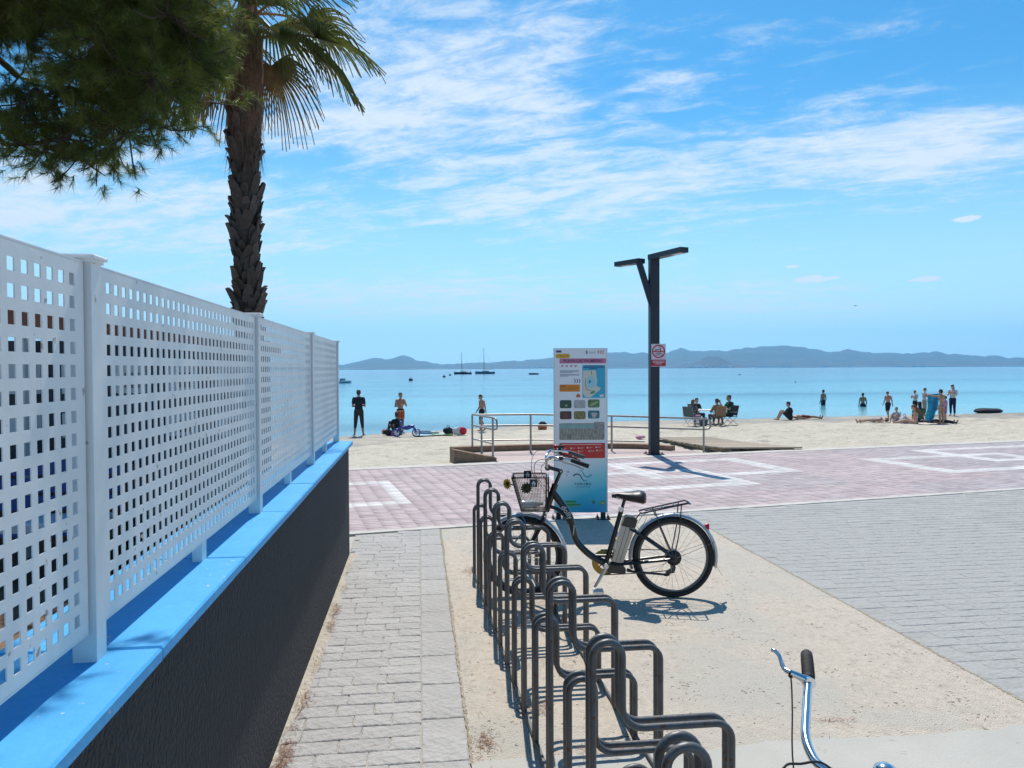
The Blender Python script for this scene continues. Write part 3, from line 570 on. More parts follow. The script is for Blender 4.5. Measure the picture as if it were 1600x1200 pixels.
# last stretch continues out of the picture behind the camera
link('panel', PM, fence, (0, -1.83-.0-3+.02, .078)); link('post', postm, fence, (.026, -1.87-3, 0))

# ================================================================ BEHIND THE FENCE
ROOF = mat('terracotta', (.34, .13, .075), .85, var=.25, vscale=12, bump=.3); PLASTER = mat('cream_plaster', (.55, .50, .45), .9, var=.06, vscale=3)
GLASS = mat('dark_glass', (.03, .04, .05), .08, spec=.8); BROWNW = mat('brown_wall', (.20, .12, .09), .9, var=.2, vscale=8)
house = empty('house', (-1.35, 8.15, 0), 0, 'low terracotta-roofed porch glimpsed through the perforated fence', 'house')
DARKW = mat('dark_shutter', (.035, .045, .06), .6, var=.2, vscale=6)
b = MB(); b.box((-4.6, .10, 1.5), (8.8, .12, 1.3)); b.build('wall', DARKW, house, False)
b = MB(); b.prism([(-9.2, 2.62), (-2.7, 2.50), (-.15, 2.08), (-.15, 2.00), (-2.7, 2.32), (-9.2, 2.40)], -.25, .5); b.build('roof', ROOF, house, False)
b = MB(); b.box((-4.6, .08, .45), (8.8, .22, .9)); b.build('plinth', BROWNW, house, False)
for k in range(17):
    x = -.55-.5*k
    for (z0, z1) in ((1.18, 1.42), (1.62, 1.92)):
        if k % 3 == 2 and z0 < 1.3: continue
        w = MB(); w.box((x, .03, (z0+z1)/2), (.30, .03, z1-z0)); wo_ = w.build('window', WHITE, house, False)
        p = MB(); p.box((x+.02, .012, (z0+z1)/2-.02), (.14, .012, (z1-z0)*.5)); p.build('pane', GLASS, wo_, False)
for k in range(5): b = MB(); b.tube([(-.3-2.2*k, -.12, 0), (-.3-2.2*k, -.12, 2.05+.12*min(k, 2))], .05, 8); b.build('porch_post', WHITE, house)
bench = empty('garden_bench', (-3.7, 7.2, .02), 0, 'blue garden bench with white cushions behind the perforated fence', 'bench'); CARP = mat('bench_blue', (.015, .07, .28), .45)
for s_ in (-1, 1):
    for y in (-.2, .2): b = MB(); b.box((s_*.9, y, .21), (.07, .07, .42)); b.build('leg', CARP, bench, False)
for k in range(4): b = MB(); b.bbox((0, -.21+.14*k, .435), (1.95, .12, .03), .005); b.build('seat_slat', CARP, bench, False)
for k in range(3): b = MB(); b.bbox((0, .29, .62+.16*k), (1.95, .03, .13), .005); b.build('back_slat', CARP, bench, False)
for k in range(2): b = MB(); b.bbox((-.5+k, -.01, .49), (.8, .5, .08), .02); b.build('cushion', WHITE, bench, False)
LEAFH = mat('hedge_leaf', (.05, .085, .03), .6, var=.4, vscale=3, trans=.25)
def leaf_cloud(n, boxf, size, seed):
    r = np.random.default_rng(seed); P = boxf(r, n); d = r.normal(size=(n, 3)); d /= np.linalg.norm(d, axis=1)[:, None]; e_ = np.cross(d, r.normal(size=(n, 3))); e_ /= np.linalg.norm(e_, axis=1)[:, None]
    s = size*r.uniform(.6, 1.3, (n, 1)); V = np.stack([P, P+d*s*.5+e_*s*.3, P+d*s, P+d*s*.5-e_*s*.3], 1).reshape(-1, 3); F = np.arange(4*n).reshape(-1, 4); return V, F
for k, (x, y, rr) in enumerate(((-5.6, 6.6, .75), (-2.2, 6.6, .42), (-6.6, 5.4, .7))):
    sh_ = empty('shrub', (x, y, .02), 0, ['dark green shrub beside the blue bench beyond the fence', 'small dark shrub close behind the fence', 'dark rounded shrub beyond the fence, farthest from the path'][k], 'shrub', 'shrubs in the garden behind the fence')
    def bf(r, n, rr=rr):
        d = r.normal(size=(n, 3)); d /= np.linalg.norm(d, axis=1)[:, None]; d *= (r.random((n, 1))**.35)*rr; d[:, 2] = np.abs(d[:, 2]*1.15+rr*.55); return d
    V, F = leaf_cloud(2200, bf, .11, 40+k); link('foliage', npmesh('foliage', V, F, LEAFH), sh_)
    b = MB(); b.tube([(0, 0, 0), (.03, 0, rr*.6), (0, .05, rr*1.1)], [.05, .04, .02], 7); b.build('stem', BROWNW, sh_)

# ================================================================ PALM
palm = empty('palm_tree', (-2.12, 9.85, .0), 0, 'tall fan palm with shaggy dark trunk rising behind the white fence', 'tree')
TRK = mat('palm_trunk', (.075, .055, .045), .95, var=.35, vscale=14, bump=.7, bscale=40)
BOOT = mat('palm_leaf_base', (.085, .066, .054), .9, var=.35, vscale=18, bump=.5, bscale=50, object_random=.3)
FIB = mat('palm_fibre', (.14, .078, .05), .95, var=.4, vscale=22, bump=.6)
def ptx(z): return (.03*math.sin(z*.9)+.0*z+.014*max(z-3, 0)**1.4, 0)
tp = [(ptx(z)[0], 0, z) for z in np.linspace(0, 5.95, 24)]
b = MB(); b.tube(tp, [.128+.03*math.exp(-z*2)+(.035 if z > 4.3 else 0)*min(1, (z-4.3)/.6) for z in np.linspace(0, 5.95, 24)], 16); trunk = b.build('trunk', TRK, palm)
bm_ = []
for k in range(4):
    b = MB(); rnd = random.Random(k); L_ = .15+.03*k; w = .046+.005*k
    rows_ = [(0, w, .010), (.45*L_, w*.98, .028), (.8*L_, w*.75, .036), (L_, w*.42, .036+.007*k)]
    vs = []
    for (z, ww, o) in rows_:
        j = rnd.uniform(-.008, .008); vs += [(-ww+j, -o, z), (ww+j, -o, z), (ww*.8+j, -o+.022, z), (-ww*.8+j, -o+.022, z)]
    fs = [(3, 2, 1, 0), (12, 13, 14, 15)]
    for l in range(3):
        for i in range(4): fs.append((4*l+i, 4*l+(i+1) % 4, 4*l+4+(i+1) % 4, 4*l+4+i))
    b.add(vs, fs); bm_.append(b.mesh('leaf_base', BOOT, False))
n_ = 0; z = .9
while z < 5.0 and n_ < 290:
    a = n_*2.39996; rr = .126+(.02 if z > 4.4 else 0); x = ptx(z)[0]
    link('leaf_base', bm_[n_ % 4], trunk, (x+rr*math.sin(a), -rr*math.cos(a), z), (random.uniform(-.10, .22), random.uniform(-.3, .3), a+random.uniform(-.2, .2)), (random.uniform(.7, 1.3), random.uniform(.6, 1.7), random.uniform(.6, 1.35)))
    n_ += 1; z += .0118 if z > 1.8 else .06
b = MB()
r_ = random.Random(4)
for k in range(520):              # hanging fibres round the crown base
    a = r_.uniform(0, 2*PI); zz_ = r_.uniform(4.35, 5.75); q = .175+r_.uniform(0, .05); x = ptx(zz_)[0]+q*math.cos(a); y = q*math.sin(a); l = r_.uniform(.08, .34); o = r_.uniform(.0, .07); w = .006
    b.add([(x-w*math.sin(a), y+w*math.cos(a), zz_), (x+w*math.sin(a), y-w*math.cos(a), zz_), (x+o*math.cos(a), y+o*math.sin(a), zz_-l)], [(0, 1, 2)])
b.tube([(ptx(zq)[0], 0, zq) for zq in (4.35, 4.8, 5.3, 5.9, 6.4)], [.15, .20, .22, .20, .10], 14)
crown = b.build('crown', FIB, palm, False)
FROND = mat('palm_frond', (.085, .135, .03), .45, col2=(.21, .21, .055), vscale=3, trans=.3, object_random=.2)
FRDRY = mat('palm_frond_dry', (.20, .15, .06), .7, var=.35, vscale=6, trans=.25)
PET = mat('palm_petiole', (.26, .115, .04), .5, var=.3, vscale=5)
def frond(az, el, plen, rad, dry, seed, droop=1., fan=105, flip=0.):
    r = random.Random(seed); c0 = Vector((ptx(5.7)[0], 0, 5.95+r.uniform(-.15, .3)))
    d = Vector((math.cos(az)*math.cos(el), math.sin(az)*math.cos(el), math.sin(el)))
    pts = []
    for i in range(9):
        u = i/8; pts.append(c0+d*plen*u+Vector((0, 0, -.28*droop*plen*u*u)))
    b = MB(); b.mi = 1; b.tube(pts, [.022-.011*i/8 for i in range(9)], 6); b.mi = 2 if dry else 0
    hub = pts[-1]; ax = (pts[-1]-pts[-2]).normalized(); side = ax.cross(Vector((0, 0, 1))); side.normalize(); nrm = side.cross(ax)
    nseg = 44
    for k in range(nseg):
        th = R(fan)*(2*k/(nseg-1)-1); dirv = (ax*math.cos(th)+side*math.sin(th)+nrm*(.22*abs(math.sin(th))+flip)).normalized()
        l = rad*(.80+.2*math.cos(th*.7))*r.uniform(.88, 1.06); w0 = .006; P = []; NS = 6
        for i in range(NS+1):
            u = i/NS; sag = droop*(.75 if dry else .5)*rad*max(0, u-.35)**2*1.5*r.uniform(.8, 1.2)
            P.append(hub+dirv*l*u*(1-.12*droop*u)+Vector((0, 0, -sag)))
        wd = [w0*.7+.0135*math.sin(min(u*1.7, 1)*PI/2)*(1-u**2.2) for u in [i/NS for i in range(NS+1)]]
        tang = (dirv.cross(nrm)).normalized(); vs = []
        fold = nrm*.008
        for i in range(NS+1): vs += [P[i]-tang*wd[i]+fold, P[i]-fold*.6, P[i]+tang*wd[i]+fold]
        fs = []
        for i in range(NS): fs += [(3*i, 3*i+1, 3*i+4, 3*i+3), (3*i+1, 3*i+2, 3*i+5, 3*i+4)]
        b.add(vs, fs)
    b.build('frond', [FROND, PET, FRDRY], crown)
fl = [(-.25, .30, .95, .95, 0, 1.0), (-.55, .62, .85, .95, 0, .9), (-1.0, 1.0, .9, .95, 0, .7), (-.75, -.28, .5, .85, 0, 1.2), (.1, .85, .9, .95, 0, .8), (.7, .5, .95, .9, 0, 1), (1.4, .6, .9, .95, 0, 1), (2.2, .55, .9, .95, 0, 1), (2.9, .35, .8, .9, 0, 1.1), (3.6, .6, .9, .95, 0, .9), (4.2, .9, .9, .95, 0, .8), (-1.5, 1.35, 1.0, 1., 0, .5), (0.5, 1.3, 1.0, 1., 0, .5), (2.6, 1.2, 1.0, 1., 0, .5), (3.5, -.45, .6, .8, 1, 1.1), (3.05, -.75, .55, .75, 1, 1.), (4.0, -.85, .5, .75, 1, 1.1), (-1.3, .45, .8, .85, 0, 1.05), (1.0, -.5, .5, .8, 1, 1), (2.0, -.6, .5, .8, 1, 1), (-.1, -.02, .8, .85, 0, 1.2)]
for k, (az, el, pl, rd, dr_, dp) in enumerate(fl): frond(az, el, pl, rd, dr_, 100+k, dp)

# ================================================================ PINE
pine = empty('pine_tree', (-3.6, 5.6, .02), 0, 'dark green pine with long needles overhanging the fence at upper left', 'tree')
BARK = mat('pine_bark', (.07, .05, .04), .95, var=.4, vscale=10, bump=.8, bscale=30)
NEED = mat('pine_needles', (.075, .115, .02), .42, col2=(.25, .27, .055), vscale=3.2, trans=.58)
PO_ = Vector((-3.6, 5.6, .02)); rn = random.Random(21)
def clus(px, py, D):
    d = _fw+_r*((px-800)/1200)+_u*((600-py)/1200); return Vector((0, 0, CAM_Z))+d*D
PINE_C = [(x, y, z, q) for (x, y, z, q) in PINE_LIST]
b = MB(); b.tube(bez([(0, 0, 0), (.1, -.05, 1.3), (.25, -.1, 2.6), (.5, -.2, 4.0), (.7, -.3, 5.6), (.75, -.3, 6.6)], 4), [.17-.006*i for i in range(21)], 12)
trunk_top = [Vector(p) for p in ((.25, -.1, 2.7), (.42, -.17, 3.5), (.5, -.2, 4.0), (.6, -.25, 4.8), (.7, -.3, 5.6))]
tw = MB(); TW = []; nodes = [(p, .05) for p in trunk_top]
for ci, (x, y, z, q) in enumerate(sorted(PINE_C, key=lambda c: (Vector(c[:3])-PO_-Vector((.5, -.2, 4.0))).length)):
    c = Vector((x, y, z))-PO_; st, sr = min(nodes, key=lambda n: (n[0]-c).length+.25*max(0, n[0].z-c.z)); er = max(.006, sr*.72); nodes.append((c, er))
    mid = (st+c)/2+Vector((rn.uniform(-.06, .06), rn.uniform(-.06, .06), rn.uniform(-.02, .08))); sr = min(sr, .022)
    tw.tube(bez([st, mid, c], 5), [sr+(min(er, sr)-sr)*i/10 for i in range(11)], 6)
    for k in range(int(12*q)):
        dv = Vector((rn.gauss(0, 1), rn.gauss(0, 1), rn.gauss(0, .75))); dv.normalize(); l = .30*rn.uniform(.45, 1.12); e_ = c+dv*l
        m1 = c+dv*l*.5+Vector((0, 0, -.03)); pp = bez([c, m1, e_], 3); tw.tube(pp, [.006, .0055, .005, .0045, .004, .003, .0025], 4)
        # tufts along the outer half of the twig and on side twiglets
        for j in range(5):
            u = .45+.55*j/4; base = c+(e_-c)*u+Vector((rn.gauss(0, .025), rn.gauss(0, .025), rn.gauss(0, .02)))
            dd = (dv+Vector((rn.gauss(0, .55), rn.gauss(0, .55), rn.gauss(0, .4)+.12))).normalized(); TW.append((*base, *dd))
pt_ = b.build('trunk', BARK, pine); tw.build('branches', BARK, pine, True)
TW = np.array(TW); nt = len(TW); K = 52; rg = np.random.default_rng(5)
base = np.repeat(TW[:, :3], K, 0)+np.repeat(TW[:, 3:], K, 0)*rg.uniform(-.015, .05, (nt*K, 1)); ax = np.repeat(TW[:, 3:], K, 0)
d = ax*.75+rg.normal(size=(nt*K, 3))*.55; d /= np.linalg.norm(d, axis=1)[:, None]
s = np.cross(d, rg.normal(size=(nt*K, 3))); s /= np.linalg.norm(s, axis=1)[:, None]; ln = rg.uniform(.055, .095, (nt*K, 1))
V = np.stack([base-s*.0014, base+s*.0014, base+d*ln+np.array([0, 0, -.006])], 1).reshape(-1, 3)
crown_p = link('crown', npmesh('crown', V, np.arange(3*nt*K).reshape(-1, 3), NEED), pine)
# ================================================================ INFORMATION SIGN
def text_mesh(s, size, m, parent, loc, name='lettering', align='CENTER', bold=0., rot=(PI/2, 0, 0), sx_=1.):
    cu = bpy.data.curves.new('txt', 'FONT'); cu.body = s; cu.size = size; cu.align_x = align; cu.align_y = 'CENTER'; cu.offset = bold; cu.extrude = .0006; cu.resolution_u = 3
    o = bpy.data.objects.new('txt', cu); COL.objects.link(o); dg = bpy.context.evaluated_depsgraph_get(); me = bpy.data.meshes.new_from_object(o.evaluated_get(dg)); bpy.data.objects.remove(o); bpy.data.curves.remove(cu)
    me.materials.clear(); me.materials.append(m); return link(name, me, parent, loc, rot, (sx_, 1, 1))
SW, ZT, ZB = .632, 2.085, .085
sign = empty('information_board', (1.955, 9.20, 0), -YAW, 'tall white and turquoise beach information board on two black feet', 'sign')
def print_grad():
    m = mat('board_print', (.7, .7, .72), .35); t = m.node_tree; L = t.links.new; pb = t.nodes['Principled BSDF']
    tcn = t.nodes.new('ShaderNodeTexCoord'); sp = t.nodes.new('ShaderNodeSeparateXYZ'); L(tcn.outputs['Object'], sp.inputs[0])
    wv = t.nodes.new('ShaderNodeTexNoise'); wv.inputs['Scale'].default_value = 1.6; wv.inputs['Detail'].default_value = 0; L(tcn.outputs['Object'], wv.inputs['Vector'])
    ad = t.nodes.new('ShaderNodeMath'); ad.operation = 'MULTIPLY_ADD'; L(sp.outputs[0], ad.inputs[0]); ad.inputs[1].default_value = -.5; L(sp.outputs[2], ad.inputs[2])
    a2 = t.nodes.new('ShaderNodeMath'); a2.operation = 'MULTIPLY_ADD'; L(wv.outputs[0], a2.inputs[0]); a2.inputs[1].default_value = .35; L(ad.outputs[0], a2.inputs[2])
    rr = t.nodes.new('ShaderNodeMapRange'); rr.inputs[1].default_value = .15; rr.inputs[2].default_value = 1.15; L(a2.outputs[0], rr.inputs[0])
    cr = t.nodes.new('ShaderNodeValToRGB'); L(rr.outputs[0], cr.inputs[0]); e = cr.color_ramp.elements
    e[0].position = 0; e[0].color = (.015, .36, .62, 1); e[1].position = 1; e[1].color = (.86, .85, .87, 1)
    for p, c in ((.28, (.03, .50, .70, 1)), (.5, (.28, .66, .76, 1)), (.66, (.70, .80, .84, 1))): q = e.new(p); q.color = c
    L(cr.outputs[0], pb.inputs['Base Color']); return m
BOARD = print_grad()
b = MB(); b.box((0, .035, (ZT+ZB)/2), (SW, .07, ZT-ZB)); b.build('board', BOARD, sign, False)
b = MB()
for s_ in (-1, 1): b.box((s_*(SW/2+.006), .035, (ZT+ZB)/2), (.012, .074, ZT-ZB+.004))
b.box((0, .035, ZT+.005), (SW+.024, .074, .010)); b.build('edge_frame', mat('board_edge', (.62, .66, .70), .35, .3), sign, False)
def SP(zx, zy, page=0):           # board position of a printed spot
    px = 860+zx/8.57; py = (540 if page == 0 else 670)+zy/8.57
    return ((px-908.5)/82*.632, ZT-(py-545.3)/255.5*(ZT-ZB))
FM = {}
def flat(name, c, rough=.4):
    k = (c, rough)
    if k not in FM: FM[k] = mat('print_'+name, c, rough)
    return FM[k]
def panel(name, x0, y0, x1, y1, m, page=0, r=0., d=.0015):
    a = SP(x0, y0, page); c = SP(x1, y1, page); w, h = c[0]-a[0], a[1]-c[1]; P = []
    r = min(r, w/2-.001, h/2-.001)
    if r <= 0: P = [(a[0], c[1]), (c[0], c[1]), (c[0], a[1]), (a[0], a[1])]
    else:
        for (cx_, cz_, q0) in ((a[0]+r, c[1]+r, PI), (c[0]-r, c[1]+r, 1.5*PI), (c[0]-r, a[1]-r, 0), (a[0]+r, a[1]-r, .5*PI)):
            for k in range(5): q = q0+PI/2*k/4; P.append((cx_+r*math.cos(q), cz_+r*math.sin(q)))
    b = MB(); b.prism(P, -d, .001); return b.build(name, m, sign, False)
panel('title_band', 130, 172, 762, 238, flat('pink', (.60, .19, .33)), r=.01)
a = SP(448, 206); text_mesh('PLAYA LAS PALMERAS', .052, flat('plum', (.10, .012, .06)), sign, (a[0], -.0022, a[1]), bold=.0008, sx_=.93)
panel('yellow_badge', 75, 108, 272, 168, flat('yellow', (.72, .42, .03)), r=.03)
for k in range(3): panel('badge_dot', 128+k*44, 124, 158+k*44, 154, flat('ochre', (.50, .27, .02)), r=.012, d=.003)
panel('corner_mark', 85, 64, 157, 92, flat('navy', (.03, .05, .22)), r=.006)
def chevron(zx, zy, w, h, m, flip=1, page=0):
    a = SP(zx, zy, page); c = SP(zx+w, zy+h, page); x0, x1, z1, z0 = a[0], c[0], a[1], c[1]; zm = (z0+z1)/2; tk = (x1-x0)*.42
    if flip < 0: x0, x1 = x1, x0; tk = -tk
    b = MB(); b.prism([(x0, zm), (x1-tk, z0), (x1, z0), (x0+tk, zm), (x1, z1), (x1-tk, z1)], -.0016, .001); b.build('chevron', m, sign, False)
for k in range(3): chevron(645+k*32, 62, 27, 50, flat('red', (.55, .05, .05)))
for k in range(3): chevron(325+k*32, 445, 27, 55, flat('purple', (.09, .03, .20)), -1)
panel('crest', 487, 66, 511, 116, flat('grey', (.22, .22, .26)), r=.012); panel('caption_line', 525, 84, 625, 92, flat('grey2', (.40, .40, .44))); panel('caption_line', 525, 100, 612, 106, flat('grey2', (.40, .40, .44)))
def heart(zx, zy, s):
    a = SP(zx, zy); P = []
    for k in range(20):
        q = 2*PI*k/20; P.append((a[0]+s*.062*16*math.sin(q)**3, a[1]+s*.062*(13*math.cos(q)-5*math.cos(2*q)-2*math.cos(3*q)-math.cos(4*q))))
    b = MB(); b.prism(P, -.0015, .001); b.build('heart', flat('rose', (.62, .25, .38)), sign, False)
for k in range(4): heart(168+k*60, 274, .017)
for k, (y, x1) in enumerate(((334, 395), (347, 398), (360, 310), (382, 395), (395, 398), (408, 250))): panel('text_line', 135, y-4, x1, y+4, flat('grey3', (.36, .36, .42)))
panel('notice_box', 130, 520, 405, 615, flat('orange', (.72, .24, .015)), r=.008); panel('text_line', 138, 534, 205, 546, flat('brown', (.20, .06, .01)), d=.003)
for k in range(3): panel('text_line', 140, 560+k*15, 390-k*40, 566+k*15, flat('orange2', (.50, .15, .01)), d=.003)
a = SP(355, 640); c = SP(410, 692); b = MB(); b.prism([(a[0], c[1]), (c[0], c[1]), (c[0], a[1]-.018), ((a[0]+c[0])/2, a[1]), (a[0], a[1]-.018)], -.0015, .001); b.build('house_icon', flat('coral', (.66, .14, .06)), sign, False)
panel('map', 440, 262, 750, 700, flat('mapsea', (.04, .42, .62)), r=.006)
def blob(name, pts, m, d): b = MB(); b.prism([SP(*p) for p in pts][::-1], -d, .001); b.build(name, m, sign, False)
blob('map_land', [(450, 335), (545, 330), (622, 330), (628, 400), (640, 470), (630, 540), (690, 565), (670, 600), (610, 640), (560, 690), (480, 690), (447, 640), (447, 420)], flat('land', (.70, .66, .56)), .0028)
blob('map_lagoon', [(530, 400), (590, 420), (615, 480), (612, 545), (560, 575), (510, 560), (492, 500), (505, 440)], flat('lagoon', (.36, .66, .74)), .004)
blob('map_green', [(545, 625), (590, 600), (615, 610), (600, 635), (555, 648)], flat('leaf', (.10, .30, .06)), .004); blob('map_green', [(556, 340), (566, 335), (574, 385), (566, 395)], flat('leaf', (.10, .30, .06)), .004)
blob('map_road', [(480, 440), (488, 440), (482, 520), (500, 580), (560, 600), (556, 607), (495, 588), (474, 522)], flat('road', (.45, .16, .12)), .004); blob('map_marker', [(520, 480), (540, 455), (560, 480), (545, 505), (530, 505)], flat('mark', (.06, .30, .50)), .005)
blob('map_key', [(670, 660), (725, 650), (728, 680), (680, 688)], flat('key', (.75, .72, .70)), .003)
for k, (y, x0, x1) in enumerate(((268, 465, 720), (286, 450, 735), (306, 535, 645))): panel('text_line', x0, y, x1, y+10, flat('navy', (.03, .05, .22)), d=.003)
def photo(c1, c2, sc_, seed, stretch=None):
    return mat('photo_print', c1, .35, col2=c2, vscale=sc_, stretch=stretch, detail=5)
ph = [photo((.01, .045, .05), (.05, .12, .07), 14, 1), photo((.36, .36, .38), (.5, .5, .5), 20, 2), photo((.03, .09, .02), (.22, .33, .14), 22, 3), photo((.015, .03, .03), (.16, .05, .05), 18, 4), photo((.06, .10, .03), (.38, .28, .12), 40, 5, (1, 1, .5)), photo((.01, .13, .17), (.06, .30, .34), 8, 6)]
for k in range(6):
    cx_, cy_2 = 133+(k % 3)*190, 728+(k//3)*148+(-8 if k % 3 == 2 else 0); panel('photo', cx_, cy_2, cx_+158, cy_2+108, ph[k], r=.018)
blob('photo_subject', [(200, 805), (225, 785), (240, 795), (215, 815)], flat('fish', (.50, .50, .25)), .004); blob('photo_subject', [(190, 975), (190, 920), (215, 893), (240, 915), (245, 975)], flat('weed', (.17, .045, .04)), .004)
blob('photo_subject', [(550, 905), (600, 895), (645, 905), (625, 935), (610, 965), (580, 965), (570, 935)], flat('jelly', (.58, .45, .45)), .004); blob('photo_subject', [(525, 800), (580, 765), (640, 745), (660, 760), (600, 790), (560, 805)], flat('weedlight', (.34, .45, .22)), .004)
panel('photo', 125, 1038, 738, 1260, photo((.10, .08, .06), (.50, .48, .42), 26, 7, (3.4, 1, .55)), r=.016)
panel('photo', 130, 1050, 590, 1110, photo((.24, .34, .36), (.28, .50, .46), 9, 8), r=.010, d=.0028); panel('photo', 592, 1022, 738, 1135, photo((.20, .19, .19), (.42, .40, .40), 24, 9), r=.012, d=.004)
panel('rules_panel', 122, 188, 745, 392, flat('red2', (.56, .028, .022)), 1, .014)
rq = random.Random(2); panel('text_line', 160, 205, 700, 211, flat('white', (.75, .7, .7)), 1, d=.003)
for (x, y) in ((140, 262), (275, 258), (375, 255), (495, 250), (615, 244), (270, 305), (375, 300), (520, 297), (625, 290), (300, 362), (372, 360)):
    panel('rule_icon', x, y-10, x+20, y+10, flat('white', (.75, .7, .7)), 1, .007, d=.003)
    panel('text_line', x+26, y-7, x+26+rq.uniform(35, 62), y-2, flat('pinkish', (.72, .36, .34)), 1, d=.003); panel('text_line', x+26, y+4, x+26+rq.uniform(25, 55), y+9, flat('pinkish', (.72, .36, .34)), 1, d=.003)
def wave(pts, wd, m):
    P = bez([(*SP(*p, 1), 0) for p in pts], 6); n = len(P); up, dn = [], []
    for i, p in enumerate(P):
        t_ = (P[min(i+1, n-1)]-P[max(i-1, 0)]).normalized(); nn = Vector((-t_.y, t_.x, 0)); w = wd(i/(n-1)); up.append(p+nn*w); dn.append(p-nn*w)
    vs = [(p.x, -.0022, p.y) for p in up]+[(p.x, -.0022, p.y) for p in dn]; b = MB(); b.add(vs, [(i, i+1, n+i+1, n+i) for i in range(n-1)]); b.build('wave_logo', m, sign, False)
wave([(312, 630), (340, 610), (375, 606), (410, 630), (435, 675), (465, 696), (505, 688)], lambda u: .0085*(1-u)**.6+.0008, flat('tealdark', (.015, .11, .17)))
wave([(560, 612), (530, 636), (495, 642), (460, 622), (440, 580), (415, 560), (380, 562)], lambda u: .0085*(1-u)**.6+.0008, flat('teal', (.05, .40, .46)))
a = SP(443, 740, 1); text_mesh('T U R I S M O', .040, flat('ink', (.015, .08, .13)), sign, (a[0], -.0022, a[1]), bold=.0006, sx_=.86)
a = SP(443, 778, 1); text_mesh('L O S  A L C A Z A R E S', .019, flat('ink', (.015, .08, .13)), sign, (a[0], -.0022, a[1]), sx_=.86)
panel('side_mark', 222, 566, 258, 584, flat('grey3', (.36, .36, .42)), 1); panel('side_mark', 218, 600, 224, 632, flat('grey3', (.36, .36, .42)), 1); panel('side_mark', 234, 600, 238, 630, flat('grey3', (.36, .36, .42)), 1)
panel('green_pill', 200, 962, 355, 986, flat('green', (.03, .30, .08)), 1, .01); panel('green_pill', 200, 990, 345, 1000, flat('lime', (.20, .42, .05)), 1, .004); panel('green_pill', 220, 1004, 412, 1026, flat('green', (.03, .30, .08)), 1, .01); panel('green_pill', 230, 1030, 395, 1040, flat('lime', (.20, .42, .05)), 1, .004)
def star(zx, zy, r, m, d=.002, n=5):
    a = SP(zx, zy, 1); P = [(a[0]+(r if k % 2 == 0 else r*.45)*math.sin(PI*k/n), a[1]+(r if k % 2 == 0 else r*.45)*math.cos(PI*k/n)) for k in range(2*n)]; b = MB(); b.prism(P[::-1], -d, .001); b.build('star', m, sign, False)
star(585, 982, .034, flat('stargreen', (.02, .27, .13))); star(706, 990, .040, flat('starg2', (.08, .33, .06)), n=7); star(708, 994, .020, flat('staryellow', (.60, .50, .04)), .004, 8)
BOLTM = mat('rusty_bolt', (.16, .07, .04), .7, .4, var=.3, vscale=30)
for s_ in (-1, 1):
    b = MB(); b.box((s_*.273, .035, .05), (.06, .04, .1)); ft = b.build('foot', BLACK, sign, False)
    b = MB(); b.bbox((s_*.273, .035, .006), (.17, .15, .012), .003); b.build('base_plate', BLACK, ft, False)
    for (dx, dy) in ((-.065, -.05), (.065, -.05), (-.065, .05), (.065, .05)):
        b = MB(); b.lathe([(.013, .012), (.013, .026), (.006, .026), (.006, .05), (.0, .05)], (s_*.273+dx, .035+dy, 0), 'Z', 6); b.build('bolt', BOLTM, ft, False)

# ================================================================ LAMP POST
LMP = mat('lamp_anthracite', (.012, .016, .028), .45, var=.2, vscale=2)
lamp = empty('street_lamp', (4.978, 15.92, 0), 0, 'dark square street lamp with two forked flat arms on the promenade', 'street lamp')
def beam(b, p, q, w, h):                 # rectangular bar between two points, w across, h in the vertical sense
    p, q = Vector(p), Vector(q); t_ = (q-p).normalized(); s_ = t_.cross(Vector((0, 0, 1)))
    if s_.length < .05: s_ = Vector((1, 0, 0))
    s_.normalize(); u_ = s_.cross(t_); vs = [c+s_*a*w/2+u_*e_*h/2 for c in (p, q) for e_ in (-1, 1) for a in (-1, 1)]
    b.add(vs, [(0, 1, 3, 2), (4, 6, 7, 5), (0, 4, 5, 1), (2, 3, 7, 6), (0, 2, 6, 4), (1, 5, 7, 3)])
b = MB(); b.box((0, 0, 2.13), (.2, .16, 4.26)); b.build('pole', LMP, lamp, False)
b = MB(); beam(b, (-.03, .06, 4.21), (.30, -1.05, 4.21), .2, .105); ar = b.build('arm', LMP, lamp, False)
b = MB(); b.box((.23, -.83, 4.155), (.10, .30, .012), rz=.29); b.build('light_panel', mat('lamp_glass', (.55, .56, .55), .3), ar, False)
b = MB(); beam(b, (-.02, .02, 3.15), (-.31, .10, 4.15), .2, .13); b.build('branch', LMP, lamp, False)
b = MB(); beam(b, (-.26, .02, 4.13), (-.62, .66, 4.13), .2, .10); ar = b.build('arm', LMP, lamp, False)
b = MB(); b.box((-.49, .43, 4.078), (.10, .26, .012), rz=.5); b.build('light_panel', flat('lampglass', (.55, .56, .55)), ar, False)
b = MB(); b.bbox((0, 0, .012), (.36, .32, .024), .004); bp_ = b.build('base_plate', LMP, lamp, False)
for (dx, dy) in ((-.14, -.12), (.14, -.12), (-.14, .12), (.14, .12)): b = MB(); b.lathe([(.018, .02), (.018, .045), (.009, .045), (.009, .07), (0, .07)], (dx, dy, 0), 'Z', 6); b.build('bolt', BOLTM, bp_, False)
ns = empty('prohibition_sign', (5.02, 15.832, 1.88), -YAW*.6, 'white sign with red ring forbidding scooters and bicycles on the lamp pole', 'sign')
PINKW = flat('signwhite', (.66, .58, .62)); RED = flat('signred', (.42, .006, .03)); DK = flat('signdark', (.03, .015, .03))
b = MB(); b.box((.03, 0, .24), (.31, .008, .48)); b.build('plate', PINKW, ns, False)
b = MB(); n = 32; c = (.03, .32); vs = []
